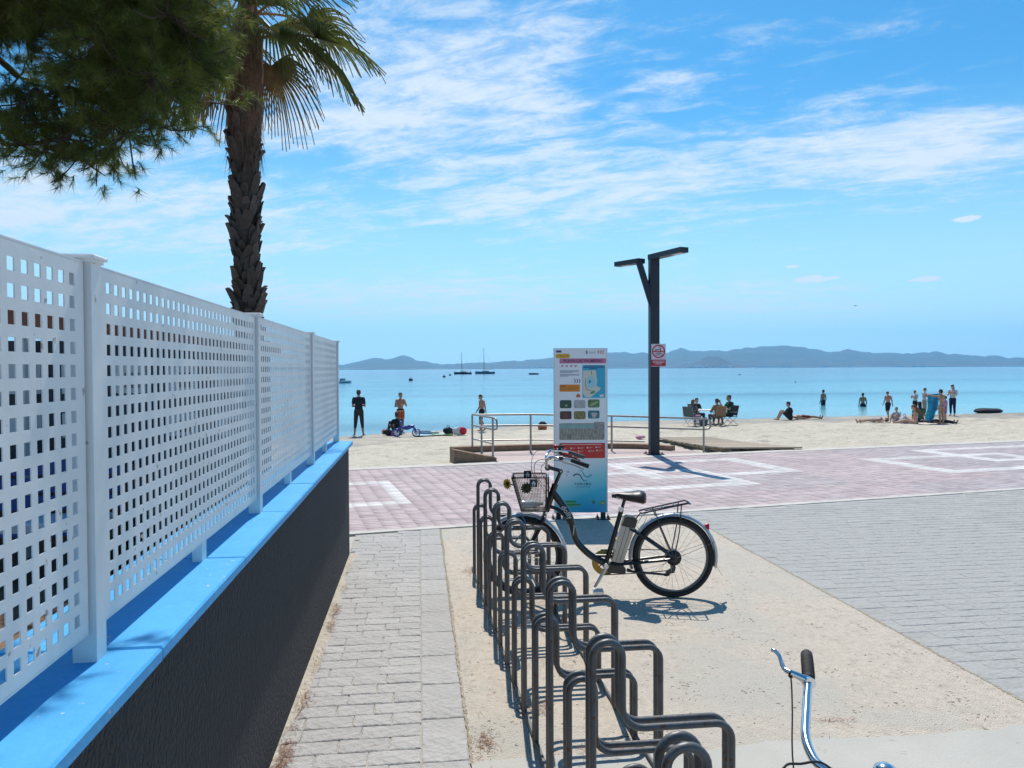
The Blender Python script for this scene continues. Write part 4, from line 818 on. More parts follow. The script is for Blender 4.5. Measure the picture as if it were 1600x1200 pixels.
for k in range(n): q = 2*PI*k/n; vs += [(c[0]+.142*math.cos(q), -.0055, c[1]+.142*math.sin(q)), (c[0]+.117*math.cos(q), -.0055, c[1]+.117*math.sin(q))]
b.add(vs, [(2*k, (2*k+2) % (2*n), (2*k+3) % (2*n), 2*k+1) for k in range(n)]); b.build('red_ring', RED, ns, False)
b = MB(); b.box((.03, -.0055, .318), (.236, .002, .020)); b.build('red_bar', RED, ns, False)
b = MB(); b.box((.015, -.0055, .355), (.10, .002, .014)); b.box((.066, -.0056, .385), (.012, .002, .075)); b.box((.058, -.0057, .42), (.028, .002, .008))
for x in (-.03, .075): b.lathe([(.012, -.0066), (.012, -.0048)], (x, 0, .340), 'Y', 10)
b.build('scooter_pictogram', DK, ns, False)
b = MB()
for x in (-.015, .075): b.tube([(x+.030*math.cos(q), -.0055, .258+.030*math.sin(q)) for q in np.linspace(0, 2*PI, 14)[:-1]], .0035, 4, closed=True)
for p, q in (((-.015, .258), (.015, .29)), ((.015, .29), (.06, .29)), ((.06, .29), (.03, .258)), ((.03, .258), (-.015, .258)), ((.075, .258), (.056, .305)), ((.03, .258), (.012, .30))): b.tube([(p[0], -.0055, p[1]), (q[0], -.0055, q[1])], .003, 4)
b.build('bicycle_pictogram', DK, ns, False)
b = MB(); b.box((.03, -.0055, .078), (.31, .002, .135)); b.build('red_strip', RED, ns, False)
for (x0, x1, z) in ((-.10, .16, .115), (-.09, .15, .085), (-.04, .10, .055)): b = MB(); b.box(((x0+x1)/2, -.0075, z), (x1-x0, .002, .012)); b.build('text_line', PINKW, ns, False)

# ================================================================ RAMP, KERB WALLS, RAILINGS, BOARDWALK
BRN = mat('brown_kerb', (.26, .165, .105), .9, var=.25, vscale=9, bump=.6, bscale=40, dirt=.3)
PINKF = mat('ramp_floor', (.50, .39, .36), .85, var=.1, vscale=5, bump=.3)
ramp = empty('beach_ramp', (*pst(2.0, 5.8), 0), PA, 'low ramp platform with brown kerb walls behind the promenade', 'ramp')
b = MB(); b.slab([(-.2, .0), (5.3, .0), (5.3, 2.0), (.2, 2.0)], -.8, .0); 
vs = b.v; b.v = [(x, y, (z if z < -.1 else (.0 if x < 1.2 else -.0))) for (x, y, z) in vs]; b.build('floor', PINKF, ramp, False)
b = MB(); b.add([(-.25, .12, -.02), (.62, .12, -.02), (.62, .12, .07), (-.25, .12, .26), (-.25, .42, -.02), (.62, .42, -.02), (.62, .42, .07), (-.25, .42, .26)], [(0, 1, 2, 3), (7, 6, 5, 4), (3, 2, 6, 7), (0, 4, 5, 1), (0, 3, 7, 4), (1, 5, 6, 2)]); b.build('wedge_kerb', BRN, ramp, False)
b = MB(); P = bez([(.1, 1.95, 0), (1.2, 2.0, 0), (2.6, 1.9, 0), (3.6, 1.75, 0), (4.5, 1.3, 0), (4.9, .75, 0)], 5); n = len(P)
vs = []
for i, p in enumerate(P):
    t_ = (P[min(i+1, n-1)]-P[max(i-1, 0)]).normalized(); nn = Vector((-t_.y, t_.x, 0)); h = .13-.03*i/n; vs += [p-nn*.11+Vector((0, 0, -.6)), p-nn*.11+Vector((0, 0, h)), p+nn*.11+Vector((0, 0, h)), p+nn*.11+Vector((0, 0, -.6))]
b.add(vs, [f for i in range(n-1) for f in ((4*i, 4*i+4, 4*i+5, 4*i+1), (4*i+1, 4*i+5, 4*i+6, 4*i+2), (4*i+2, 4*i+6, 4*i+7, 4*i+3))]+[(0, 1, 2, 3), (4*n-1, 4*n-2, 4*n-3, 4*n-4)]); b.build('back_kerb', BRN, ramp, False)
RAILM = mat('rail_steel', (.34, .32, .30), .5, .7, var=.2, vscale=14)
rl = empty('railing', (0, 0, 0), 0, 'long steel handrail descending beside the ramp to the sand', 'railing')
A0 = Vector((1.30, 16.78, 0)); A1 = Vector((2.43, 16.72, 0)); A2 = Vector((6.35, 16.62, -.14))
def railpts(h): return [A0+Vector((0, 0, h)), A1+Vector((0, 0, h)), Vector((4.2, 16.70, -.05+h)), A2+Vector((0, 0, h))]
b = MB(); top = railpts(.84); low = railpts(.60)
e1 = A2+Vector((.16, 0, .82)); e2 = A2+Vector((.16, 0, .62))
b.tube(fillet([*top, e1, e2, *low[::-1]], .07, 5), .021, 10); b.build('hand_rail', RAILM, rl)
b = MB(); b.tube([p+Vector((0, 0, .28)) for p in (A0, A1, Vector((4.2, 16.70, -.05)), Vector((5.0, 16.68, -.08)))], .016, 8); b.build('lower_rail', RAILM, rl)
for p in (A0+Vector((.05, 0, 0)), A1, Vector((4.25, 16.70, -.05)), A2): b = MB(); b.tube([p+Vector((0, 0, -.25)), p+Vector((0, 0, .82))], .022, 10); b.lathe([(.05, .0), (.05, .012), (.022, .014)], p+Vector((0, 0, .0)), 'Z', 12); b.build('post', RAILM, rl)
r2 = empty('railing', (0, 0, 0), 0, 'short steel handrail with curled end on the brown wedge kerb', 'railing')
B0 = Vector((1.16, 16.98, 0)); B1 = Vector((1.50, 15.75, 0))
b = MB(); b.tube(fillet([B0+Vector((0, 0, .84)), B1+Vector((0, 0, .84)), B1+Vector((.06, -.18, .82)), B1+Vector((.07, -.2, .62)), B1+Vector((0, 0, .60)), B0+Vector((0, 0, .60))], .06, 5), .021, 10); b.build('hand_rail', RAILM, r2)
b = MB(); b.tube([B0+Vector((0, 0, .3)), B1+Vector((0, 0, .3))], .016, 8); b.build('lower_rail', RAILM, r2)
for p in (B0, B1): b = MB(); b.tube([p+Vector((0, 0, -.2)), p+Vector((0, 0, .82))], .022, 10); b.build('post', RAILM, r2)
# boardwalk: single planks on two bearers
WOODP = mat('weathered_plank', (.36, .29, .215), .85, var=.22, vscale=5, bump=.4, bscale=30, stretch=(1, 9, 9), object_random=.15)
bw = empty('boardwalk', (7.62, 16.35, 0), -.12, 'pale wooden boardwalk leading from the ramp onto the sand', 'boardwalk')
pmesh = MB(); pmesh.bbox((0, 0, 0), (1.75, .135, .035), .006); pmesh = pmesh.mesh('plank', WOODP, False)
M_ = Matrix.Rotation(-.12, 3, 'Z'); o0 = Vector((7.62, 16.35, 0))
for k in range(52):
    q = M_ @ Vector((0, .10+.15*k, 0)); zg = sz(o0.x+q.x, o0.y+q.y); link('plank', pmesh, bw, (random.uniform(-.03, .03), .10+.15*k, zg+.10), (-.06, 0, random.uniform(-.012, .012)))
for s_ in (-.7, .7):
    b = MB(); b.tube([(s_, .05+.5*k, sz(*((o0+M_ @ Vector((s_, .05+.5*k, 0))).xy))+.045) for k in range(16)], .04, 4); b.build('bearer', WOODP, bw, False)

# ================================================================ BICYCLE RACKS
RK = mat('rack_grey', (.11, .11, .112), .45, .3, var=.3, vscale=9, dirt=.35, bump=.15, bscale=60, object_random=.12, speck=.13, speck_col=(.13, .055, .03), speck_scale=45)
def hoop(b, ztop, zlow, w=.105, tot=.50, r=.0128, y=0.):
    rad = w/2; P = [Vector((0, y, 0)), Vector((0, y, ztop-rad))]
    for k in range(1, 12): q = PI-PI*k/12; P.append(Vector((rad+rad*math.cos(q), y, ztop-rad+rad*math.sin(q))))
    P += [Vector((w, y, ztop-rad)), Vector((w, y, zlow+.075))]
    for k in range(1, 7): q = PI+PI/2*k/6; P.append(Vector((w+.075+.075*math.cos(q), y, zlow+.075+.075*math.sin(q))))
    P.append(Vector((tot-.06, y, zlow)))
    for k in range(1, 7): q = PI/2-PI/2*k/6; P.append(Vector((tot-.06+.06*math.cos(q), y, zlow-.06+.06*math.sin(q))))
    P += [Vector((tot, y, 0))]; b.tube(P, r, 10)
b = MB(); hoop(b, .905, .60); tall = b.mesh('hoop', RK)
b = MB(); hoop(b, .625, .325); short = b.mesh('hoop', RK)
TALL = [1.86, 2.60, 3.35, 4.07, 4.72, 5.35, 5.95, 6.5]; SHORT = [2.24, 2.98, 3.72, 4.42, 5.06, 5.68, 6.30, 6.86]
units = sorted([(y, 1) for y in TALL]+[(y, 0) for y in SHORT])
def xl(y): return .60-.0245*(y-2)
ordn = ['first', 'second', 'third', 'fourth', 'fifth', 'sixth', 'seventh', 'eighth']
cnt = [0, 0]
rk = empty('bicycle_rack', (0, 0, 0), 0, 'long grey tubular bicycle rack of paired tall and short hoops on the pad', 'bicycle rack')
for (y, k) in units:
    for dy in (-.029, .029): link('hoop', tall if k else short, rk, (xl(y), y+dy, 0), (0, 0, random.uniform(-.012, .012)))
for off in (0., .50):
    b = MB(); b.tube([(xl(y)+off, y, .016) for y in (1.4, 3.0, 5.0, 7.05)], .011, 6); b.build('base_rail', RK, rk)
# dry pine needles gathered along the wall foot and under the rack
LIT = mat('dry_needles', (.22, .09, .045), .9, var=.4, vscale=40)
def litter(spots, name, label):
    V = []
    r = np.random.default_rng(3)
    for (x, y, sx_, sy_, n) in spots:
        p = np.stack([x+r.normal(0, sx_, n), y+r.normal(0, sy_, n), r.uniform(.001, .014, n)], -1); a = r.uniform(0, 2*PI, n); l = r.uniform(.02, .06, n)
        d = np.stack([np.cos(a)*l, np.sin(a)*l, r.normal(0, .006, n)], -1); s = np.stack([-np.sin(a), np.cos(a), a*0], -1)*.0013
        V.append(np.stack([p-s, p+s, p+d], 1).reshape(-1, 3))
    V = np.concatenate(V); V[:, 2] = np.maximum(V[:, 2], .0008); tag(link(name, npmesh(name, V, np.arange(len(V)).reshape(-1, 3), LIT)), label, 'litter', kind='stuff')
litter([(-.655, y, .022, .10, int(n)) for y, n in ((3.7, 260), (3.45, 200), (4.35, 160), (4.85, 60), (5.6, 170), (5.95, 200), (6.6, 70), (7.3, 40), (4.0, 40), (5.1, 40))], 'needle_litter', 'dry brown pine needles along the foot of the black wall')
litter([(.31, 3.75, .03, .07, 160), (.62, 4.1, .05, .06, 140), (.7, 3.35, .05, .06, 120), (.9, 3.6, .08, .05, 120), (.45, 7.0, .05, .06, 90), (.8, 4.7, .1, .1, 60), (1.0, 3.3, .1, .05, 110), (.55, 5.3, .05, .1, 50), (1.25, 4.9, .04, .02, 25), (.75, 2.9, .1, .1, 100), (2.15, 3.75, .05, .015, 40), (1.6, 4.2, .8, .5, 60), (.3, 5.2, .02, 1.2, 90)], 'needle_litter', 'dry brown pine needles scattered under the bicycle rack')
# ================================================================ BICYCLES
SILV = mat('silver_paint', (.46, .47, .49), .34, .45); BRASS = mat('brass', (.42, .27, .07), .38, .9); SADL = mat('saddle_vinyl', (.012, .013, .018), .42)
MESHB = mat('basket_wire', (.02, .02, .022), .5); BATT = mat('battery_silver', (.40, .39, .37), .35, .7, var=.08); ORNG = mat('orange_reflector', (.75, .27, .02), .25)
REDP = mat('red_plastic', (.45, .01, .015), .35); CLEAR = mat('clear_plastic', (.55, .68, .72), .12, spec=.6); GREYP = mat('grey_grip', (.10, .09, .09), .6)
RIMM = mat('dark_rim', (.10, .10, .105), .4, .7); SPOKE = mat('spoke', (.30, .30, .30), .35, .9)
WR = .328
def wheel(root, x, y, front, hubmat, axis_rot=0):
    w = empty('wheel', (x, y, WR)); w.parent = root; w.rotation_euler = (0, 0, axis_rot)
    b = MB(); n = 48; k = 10; vs = []
    for i in range(n):
        q = 2*PI*i/n
        for j in range(k): p = 2*PI*j/k; rr = WR-.025+.025*math.cos(p); vs.append((rr*math.cos(q), .025*math.sin(p), rr*math.sin(q)))
    b.add(vs, [(i*k+j, i*k+(j+1) % k, ((i+1) % n)*k+(j+1) % k, ((i+1) % n)*k+j) for i in range(n) for j in range(k)]); b.build('tyre', RUBBER, w)
    b = MB(); b.lathe([(.266, -.010), (.284, -.0125), (.286, -.010), (.279, 0), (.286, .010), (.284, .0125), (.266, .010), (.263, 0), (.266, -.010)], (0, 0, 0), 'Y', 48)
    b.f = b.f[:-2]; b.m = b.m[:-2]; b.build('rim', RIMM, w)
    b = MB(); b.tube([(.301*math.cos(q), -.0206, .301*math.sin(q)) for q in np.linspace(0, 2*PI, 49)[:-1]], .0022, 4, closed=True); b.build('reflective_band', mat('reflective', (.55, .55, .52), .4), w)
    hr = .022 if front else .062
    b = MB(); b.lathe([(.006, -.075), (.008, -.07), (.014, -.05), (hr*.6, -.045), (hr, -.036), (hr, .036), (hr*.6, .045), (.014, .05), (.006, .075)], (0, 0, 0), 'Y', 20); b.build('hub', hubmat, w)
    b = MB()
    for i in range(32):
        q = 2*PI*i/32; sg = 1 if i % 2 else -1; t_ = q+(.42 if (i//2) % 2 else -.42)*(1.0 if front else .8)
        b.tube([(hr*math.cos(t_), sg*.034, hr*math.sin(t_)), (.262*math.cos(q), sg*.004, .262*math.sin(q))], .00125, 3, cap=False)
    b.build('spokes', SPOKE, w)
    return w
def fender(root, x, y, a0, a1, m, rr=.352, wd=.03):
    b = MB(); n = 26; vs = []
    for i in range(n):
        q = a0+(a1-a0)*i/(n-1)
        for (dy, dr) in ((-wd, -.018), (-wd*.7, 0), (0, .007), (wd*.7, 0), (wd, -.018)): vs.append((x+(rr+dr)*math.cos(q), y+dy, WR+(rr+dr)*math.sin(q)))
    b.add(vs, [(i*5+j, i*5+j+1, i*5+6+j, i*5+5+j) for i in range(n-1) for j in range(4)]); return b.build('fender', m, root)
def ebike(root, basket=True, barkind='swept', paint=BLACK, fendm=SILV, wb=1.205):
    T = lambda name, pts, r, m, par=root, n=10, **k: (lambda bb: (bb.tube(pts, r, n, **k), bb.build(name, m, par))[1])(MB())
    b = MB(); sw = bez([(.238, 0, .850), (.30, 0, .772), (.375, 0, .655), (.405, 0, .54), (.432, 0, .455), (.50, 0, .375), (.58, 0, .315), (.663, 0, .275)], 5)
    b.tube(sw, [.030-.003*math.sin(PI*i/len(sw)) for i in range(len(sw))], 12)
    b.tube(bez([(.198, 0, .738), (.27, 0, .715), (.34, 0, .655), (.39, 0, .575)], 4), .016, 8)
    b.tube([(.262, 0, .915), (.186, 0, .695)], .026, 12)
    b.tube([(.663, 0, .262), (.795, 0, .715)], .019, 10); b.tube([(.555, 0, .335), (.715, 0, .335)], .012, 8)
    b.lathe([(.028, -.04), (.028, .04)], (.663, 0, .267), 'Y', 14)
    for s_ in (-1, 1):
        b.tube(bez([(.80, s_*.015, .585), (.93, s_*.05, .52), (wb, s_*.068, WR+.005)], 5), .011, 8); b.tube(bez([(.69, s_*.02, .268), (.85, s_*.048, .285), (wb, s_*.068, WR-.002)], 5), .0125, 8)
        b.box((wb, s_*.068, WR), (.045, .008, .05))
    fr = b.build('frame', paint, root)
    text_mesh('dolly', .062, flat('decal', (.70, .70, .70)), fr, (.352, -.030, .692), 'decal', rot=(PI/2, R(56), 0))
    b = MB(); b.add([(.408, -.029, .59), (.414, -.029, .585), (.409, -.029, .52), (.40, -.028, .50)], [(0, 1, 2, 3)]); b.build('decal', flat('decal', (.70, .70, .70)), fr, False)
    # fork
    b = MB()
    for s_ in (-1, 1): b.tube(bez([(.172, s_*.052, .66), (.085, s_*.052, .47), (0, s_*.05, WR)], 4), [.017, .017, .016, .016, .015, .015, .014, .014, .011], 8)
    b.tube([(.172, -.056, .665), (.172, .056, .665)], .018, 8); fk = b.build('fork', paint, root)
    b = MB()
    for s_ in (-1, 1): b.tube([(.176, s_*.052, .672), (.132, s_*.052, .575)], .0145, 10)
    b.tube([(.19, 0, .705), (.172, 0, .66)], .02, 10); b.build('fork_stanchion', CHROME, fk)
    wheel(root, 0, 0, True, STEEL); wheel(root, wb, 0, False, mat('motor_hub', (.03, .03, .03), .4, .6))
    fender(root, wb, 0, R(-14), R(196), fendm); fender(root, 0, 0, R(-30), R(122), fendm)
    b = MB(); b.add([(wb+.345, -.022, .262), (wb+.345, .022, .262), (wb+.395, .018, .175), (wb+.395, -.018, .175)], [(0, 1, 2, 3)]); b.build('mud_flap', RUBBER, root, False)
    for s_ in (-1, 1):
        b = MB(); b.tube([(wb, s_*.07, WR), (wb+.33, s_*.03, WR+.13)], .0018, 4); b.build('fender_stay', SPOKE, root)
        b = MB(); b.tube([(0, s_*.055, WR), (.29, s_*.03, WR-.07)], .0018, 4); b.build('fender_stay', SPOKE, root)
    # saddle and post
    T('seat_post', [(.79, 0, .70), (.822, 0, .80)], .0135, paint); T('seat_clamp', [(.787, -.02, .714), (.787, .02, .714)], .02, ALU)
    b = MB(); S_ = [(.715, .018, .832, .012), (.76, .026, .842, .02), (.82, .045, .838, .026), (.88, .085, .842, .034), (.93, .108, .85, .042), (.965, .098, .846, .044), (.985, .06, .835, .034)]; vs = []; k = 12
    for (x, w, z, h) in S_:
        for j in range(k): q = 2*PI*j/k; vs.append((x, w*math.cos(q), z-h*.4+(h*.75*math.sin(q) if math.sin(q) > 0 else h*1.7*math.sin(q))))
    fs = [(i*k+j, i*k+(j+1) % k, (i+1)*k+(j+1) % k, (i+1)*k+j) for i in range(len(S_)-1) for j in range(k)]+[tuple(range(k-1, -1, -1)), tuple((len(S_)-1)*k+j for j in range(k))]
    b.add(vs, fs); sd_ = b.build('saddle', SADL, root); b = MB(); b.ell((.93, 0, .808), (.05, .085, .022)); b.build('saddle_bumper', mat('saddle_side', (.50, .48, .42), .5), sd_)
    T('saddle_rail', bez([(.75, .02, .815), (.82, .022, .798), (.9, .03, .806)], 3), .004, STEEL, sd_, 6); T('saddle_rail', bez([(.75, -.02, .815), (.82, -.022, .798), (.9, -.03, .806)], 3), .004, STEEL, sd_, 6)
    # battery behind the seat tube
    b = MB(); b.prism([(.712, .300), (.80, .283), (.893, .560), (.79, .588)], -.042, .042); bt = b.build('battery', BATT, root, False)
    for u in (.33, .66): b = MB(); b.add([(.712+.088*u, -.0435, .302-.015*u), (.716+.088*u, -.0435, .302-.015*u), (.794+.103*u, -.0435, .585-.026*u), (.790+.103*u, -.0435, .585-.026*u)], [(0, 1, 2, 3)]); b.build('seam', GREYP, bt, False)
    b = MB(); b.prism([(.79, .592), (.897, .566), (.918, .632), (.89, .655), (.835, .663), (.812, .65)], -.045, .045); b.lathe([(.012, -.05), (.012, -.046)], (.885, 0, .61), 'Y', 10); b.build('battery_lid', paint, bt, False)
    b = MB(); b.prism([(.655, .285), (.80, .270), (.825, .235), (.82, .195), (.68, .205)], -.035, .035); b.build('controller_box', paint, root, False)
    # cranks
    b = MB(); b.lathe([(.055, .055), (.098, .052), (.105, .056), (.105, .060), (.098, .064), (.055, .060), (.055, .055)], (.663, 0, .267), 'Y', 32); b.f = b.f[:-2]; b.m = b.m[:-2]
    for k in range(5): q = 2*PI*k/5; b.tube([(.663, .058, .267), (.663+.06*math.cos(q), .058, .267+.06*math.sin(q))], .007, 5)
    b.build('chainring', BRASS, root)
    T('chain', bez([(.63, .05, .372), (.9, .05, .375), (wb, .05, .372)], 3), .004, RUBBER, root, 5); T('chain', bez([(.64, .05, .166), (.9, .05, .18), (wb-.02, .05, .205)], 3), .004, RUBBER, root, 5)
    c = T('crank', [(.668, -.062, .262), (.572, -.072, .100)], [.016, .011], ALU); b = MB(); b.lathe([(.02, -.078), (.02, -.05)], (.663, 0, .267), 'Y', 14); b.build('crank_cap', ALU, c)
    b = MB(); b.bbox((.595, -.125, .085), (.085, .085, .022), .006); b.tube([(.575, -.07, .1), (.59, -.16, .088)], .006, 6); b.build('pedal', ALU, root, False)
    c = T('crank', [(.663, .072, .267), (.756, .080, .432)], [.016, .011], ALU); b = MB(); b.bbox((.775, .135, .437), (.10, .09, .024), .006); b.build('pedal', BRASS, root, False)
    # kickstand folded along the chain stay
    T('kickstand', [(.83, -.05, .235), (.87, -.062, .225), (1.13, -.075, .205)], [.016, .010, .009], BLACK); b = MB(); b.ell((1.14, -.075, .205), (.028, .012, .014)); b.build('kickstand_foot', RUBBER, root)
    # derailleur
    b = MB(); b.prism([(wb-.02, .30), (wb+.01, .30), (wb+.03, .23), (wb+.02, .19), (wb-.05, .17), (wb-.05, .2), (wb-.01, .22)], .04, .06); b.build('derailleur', BLACK, root, False)
    # carrier
    b = MB(); b.tube([(.94, -.065, .690), (1.31, -.072, .772), (1.335, -.05, .765), (1.335, .05, .765), (1.31, .072, .772), (.94, .065, .690)], .0065, 6, closed=True)
    for x, z in ((1.03, .71), (1.12, .73), (1.21, .75)): b.tube([(x, -.068, z), (x, .068, z)], .005, 6)
    b.tube([(.98, 0, .70), (1.33, 0, .766)], .005, 6)
    for s_ in (-1, 1): b.tube([(1.05, s_*.068, .715), (1.09, s_*.072, .6), (1.195, s_*.078, .355)], .005, 6); b.tube([(1.26, s_*.072, .76), (1.245, s_*.075, .56), (1.205, s_*.078, .35)], .005, 6)
    b.tube([(.95, 0, .69), (.865, .0, .58)], .005, 6); b.build('carrier', BLACK, root)
    b = MB(); b.lathe([(.0, -.02), (.022, -.012), (.028, .004), (.026, .018), (.0, .022)], (0, 0, 0), 'X', 14); b.build('rear_light', REDP, root, True, loc=(1.472, 0, .575))
    b = MB(); b.tube([(1.46, 0, .575), (1.445, 0, .56)], .012, 8); b.build('light_bracket', BLACK, root)
    # stem and bars
    b = MB(); b.tube(fillet([(.262, 0, .915), (.306, 0, 1.022), (.204, 0, 1.052)], .02, 4), .0155, 10); b.lathe([(.017, -.024), (.017, .024)], (.306, 0, 1.02), 'Y', 14); b.lathe([(.024, -.025), (.024, .025)], (.2, 0, 1.05), 'Y', 14); st_ = b.build('stem', paint, root)
    b = MB(); b.lathe([(.007, -.028), (.007, -.024)], (.306, 0, 1.02), 'Y', 10); b.build('stem_bolt', ALU, st_)
    bars = empty('handlebar', (0, 0, 0)); bars.parent = root
    if barkind == 'swept':
        def half(s_): return fillet([(.2, 0, 1.05), (.195, s_*.055, 1.055), (.185, s_*.12, 1.135), (.225, s_*.25, 1.165), (.36, s_*.285, 1.150), (.505, s_*.30, 1.10)], .05, 5)
        g0, g1 = .375, .512
        def gp(u, s_): return (.36+(.505-.36)*u, s_*(.285+.015*u), 1.150-.05*u)
    for s_ in (-1, 1):
        b = MB(); b.tube(half(s_), .0112, 10); b.build('bar', CHROME, bars)
        b = MB(); P = [gp(u, s_) for u in (.12, .2, .5, .8, 1.02, 1.06)]; b.tube(P, [.015, .0165, .0165, .0172, .0178, .014], 12); b.build('grip', RUBBER if s_ < 0 else GREYP, bars)
        b = MB(); b.tube(bez([(.30, s_*.275, 1.145), (.33, s_*.262, 1.122), (.40, s_*.268, 1.105), (.475, s_*.285, 1.07)], 4), [.009]*6+[.0065]*7, 8); b.build('brake_lever', SILV if s_ < 0 else BLACK, bars)
        b = MB(); b.lathe([(.017, -.016), (.017, .016)], (0, 0, 0), 'X', 12); b.build('lever_clamp', BLACK, bars, True, loc=(.30, s_*.279, 1.158))
    b = MB(); b.ell((.27, .262, 1.19), (.022, .026, .02)); b.build('bell', REDP, bars); b = MB(); b.bbox((.315, .27, 1.19), (.05, .035, .028), .005); b.build('display', BLACK, bars, False)
    # cables
    for pts in ([(.30, -.27, 1.135), (.12, -.2, 1.13), (.10, -.08, 1.0), (.20, -.03, .86), (.165, -.03, .70)], [(.30, .27, 1.135), (.11, .2, 1.16), (.07, .06, 1.02), (.17, .03, .86), (.20, .03, .78)], [(.30, .27, 1.13), (.15, .12, 1.04), (.19, .04, .93), (.25, .03, .83)], [(.165, -.06, .70), (.155, -.07, .58), (.05, -.06, .44), (.01, -.056, .36)]):
        b = MB(); b.tube(bez(pts, 6), .0026, 5); b.build('cable', RUBBER, root)
    b = MB(); b.tube(bez([(.92, -.02, .60), (.96, -.03, .67), (1.0, -.03, .69)], 4), .0025, 5); b.tube(bez([(.9, -.03, .6), (.94, -.05, .56), (.99, -.04, .66)], 4), .0025, 5); b.build('cable', SILV, root)
    b = MB(); b.box((.18, -.045, .385), (.034, .006, .075), M=Matrix.Rotation(R(-28), 3, 'Y')); b.build('wheel_reflector', ORNG, root, False, loc=(.01, 0, -.115))
    return bars
ROT = math.atan2(5.954-6.143, 2.02-.828)
eb_ = empty('electric_bicycle', (.828, 6.143, 0), ROT, 'black step-through electric bicycle with wire basket and silver battery in the rack', 'bicycle')
ebike(eb_)
# wire basket: real wires
b = MB(); top = [(-.085, -.135, .985), (.19, -.135, .985), (.19, .135, .985), (-.085, .135, .985)]; bot = [(-.01, -.10, .712), (.185, -.10, .712), (.185, .10, .712), (-.01, .10, .712)]
b.tube(fillet([*top, top[0]], .05, 4)[:-1], .006, 6, closed=False); b.tube([top[0], top[1]], .006, 6); b.tube([top[3], top[0]], .006, 6)
b.tube([*bot, bot[0]], .004, 5)
for a in range(4):
    t0, t1 = Vector(top[a]), Vector(top[(a+1) % 4]); b0, b1 = Vector(bot[a]), Vector(bot[(a+1) % 4]); b.tube([t0, b0], .006, 5)
    for k in range(1, 20): u = k/20; b.tube([t0.lerp(t1, u), b0.lerp(b1, u)], .0016, 3, cap=False)
    for k in range(1, 22): u = k/22; b.tube([t0.lerp(b0, u), t1.lerp(b1, u)], .0016, 3, cap=False)
for k in range(1, 14): u = k/14; b.tube([Vector(bot[0]).lerp(Vector(bot[1]), u), Vector(bot[3]).lerp(Vector(bot[2]), u)], .0014, 3, cap=False); b.tube([Vector(bot[0]).lerp(Vector(bot[3]), u), Vector(bot[1]).lerp(Vector(bot[2]), u)], .0014, 3, cap=False)
bk = b.build('basket', MESHB, eb_)
b = MB(); b.box((.205, 0, .85), (.012, .2, .27)); b.build('basket_mount', BLACK, bk, False)
def tagplate(x, y, z, s_):
    b = MB(); b.box((x, y, z), (s_, .004, s_)); o = b.build('house_tag', BLACK, bk, False)
    b = MB(); b.prism([(x-s_*.30, z-s_*.05), (x, z+s_*.30), (x+s_*.30, z-s_*.05), (x+s_*.22, z-s_*.05), (x, z+s_*.19), (x-s_*.22, z-s_*.05)], y-.004, y-.0022); b.prism([(x-s_*.2, z-s_*.32), (x+s_*.2, z-s_*.32), (x+s_*.2, z-s_*.05), (x, z+.12*s_), (x-s_*.2, z-s_*.05)], y-.0036, y-.0022); b.build('house_symbol', WHITE, o, False)
    b = MB(); b.box((x, y-.0045, z-s_*.19), (s_*.12, .002, s_*.2)); b.build('symbol_door', BLACK, o, False)
tagplate(.035, .133, .975, .062); tagplate(.088, -.142, .945, .060)
PETAL = mat('sunflower_petal', (.72, .42, .03), .6, var=.2, vscale=30); PETD = mat('dark_petal', (.06, .055, .03), .7)
def sunflower(name, loc, rot, m, r, label):
    f_ = empty(name, loc); f_.parent = eb_; f_.rotation_euler = rot
    b = MB()
    for k in range(13):
        q = 2*PI*k/13; c, s_ = math.cos(q), math.sin(q); b.add([(c*r*.25-s_*r*.12, s_*r*.25+c*r*.12, .0), (c*r*.25+s_*r*.12, s_*r*.25-c*r*.12, 0), (c*r*.7+s_*r*.16, s_*r*.7-c*r*.16, .012), (c*r, s_*r, .002), (c*r*.7-s_*r*.16, s_*r*.7+c*r*.16, .012)], [(0, 1, 2, 3, 4)])
    b.build('petals', m, f_, False); b = MB(); b.ell((0, 0, .004), (r*.36, r*.36, .012)); b.build('flower_centre', mat('flower_centre', (.05, .025, .01), .9), f_)
    return f_
sunflower('artificial_flower', (-.118, -.12, .935), (PI/2*1.0, 0, R(-38)), PETAL, .048, ''); b = MB(); b.tube(bez([(-.075, -.12, .925), (-.095, -.12, .93), (-.118, -.118, .935)], 3), .006, 5); b.build('flower_stem', BLACK, eb_)
sunflower('artificial_flower', (.03, -.138, .905), (PI/2, 0, R(8)), PETD, .050, '')
# a plastic bottle lying in the basket
bo = empty('water_bottle', (.828+math.cos(ROT)*.06-math.sin(ROT)*-.03, 6.143+math.sin(ROT)*.06+math.cos(ROT)*-.03, .755), ROT+.3, 'clear plastic water bottle lying in the bicycle basket', 'bottle')
b = MB(); b.lathe([(.0, -.08), (.03, -.08), (.034, -.07), (.032, -.03), (.034, .0), (.034, .03), (.02, .07), (.011, .085), (.011, .095)], (0, 0, 0), 'X', 16); b.build('bottle_body', CLEAR, bo); b = MB(); b.lathe([(.013, .093), (.013, .108), (0, .108)], (0, 0, 0), 'X', 12); b.build('cap', WHITE, bo)
# blue cable lock on the front wheel
lk = tag(MB().tube(bez([(0, 0, 0), (.06, -.03, .08), (.10, -.02, .16), (.07, .02, .22), (.01, .0, .2), (-.02, -.02, .1), (0, 0, 0)], 5), .006, 6).build('cable_lock', mat('lock_blue', (.07, .28, .42), .4), None, loc=(.74, 6.10, .44)), 'thin blue cable lock looped through the front wheel at the rack', 'bicycle lock')

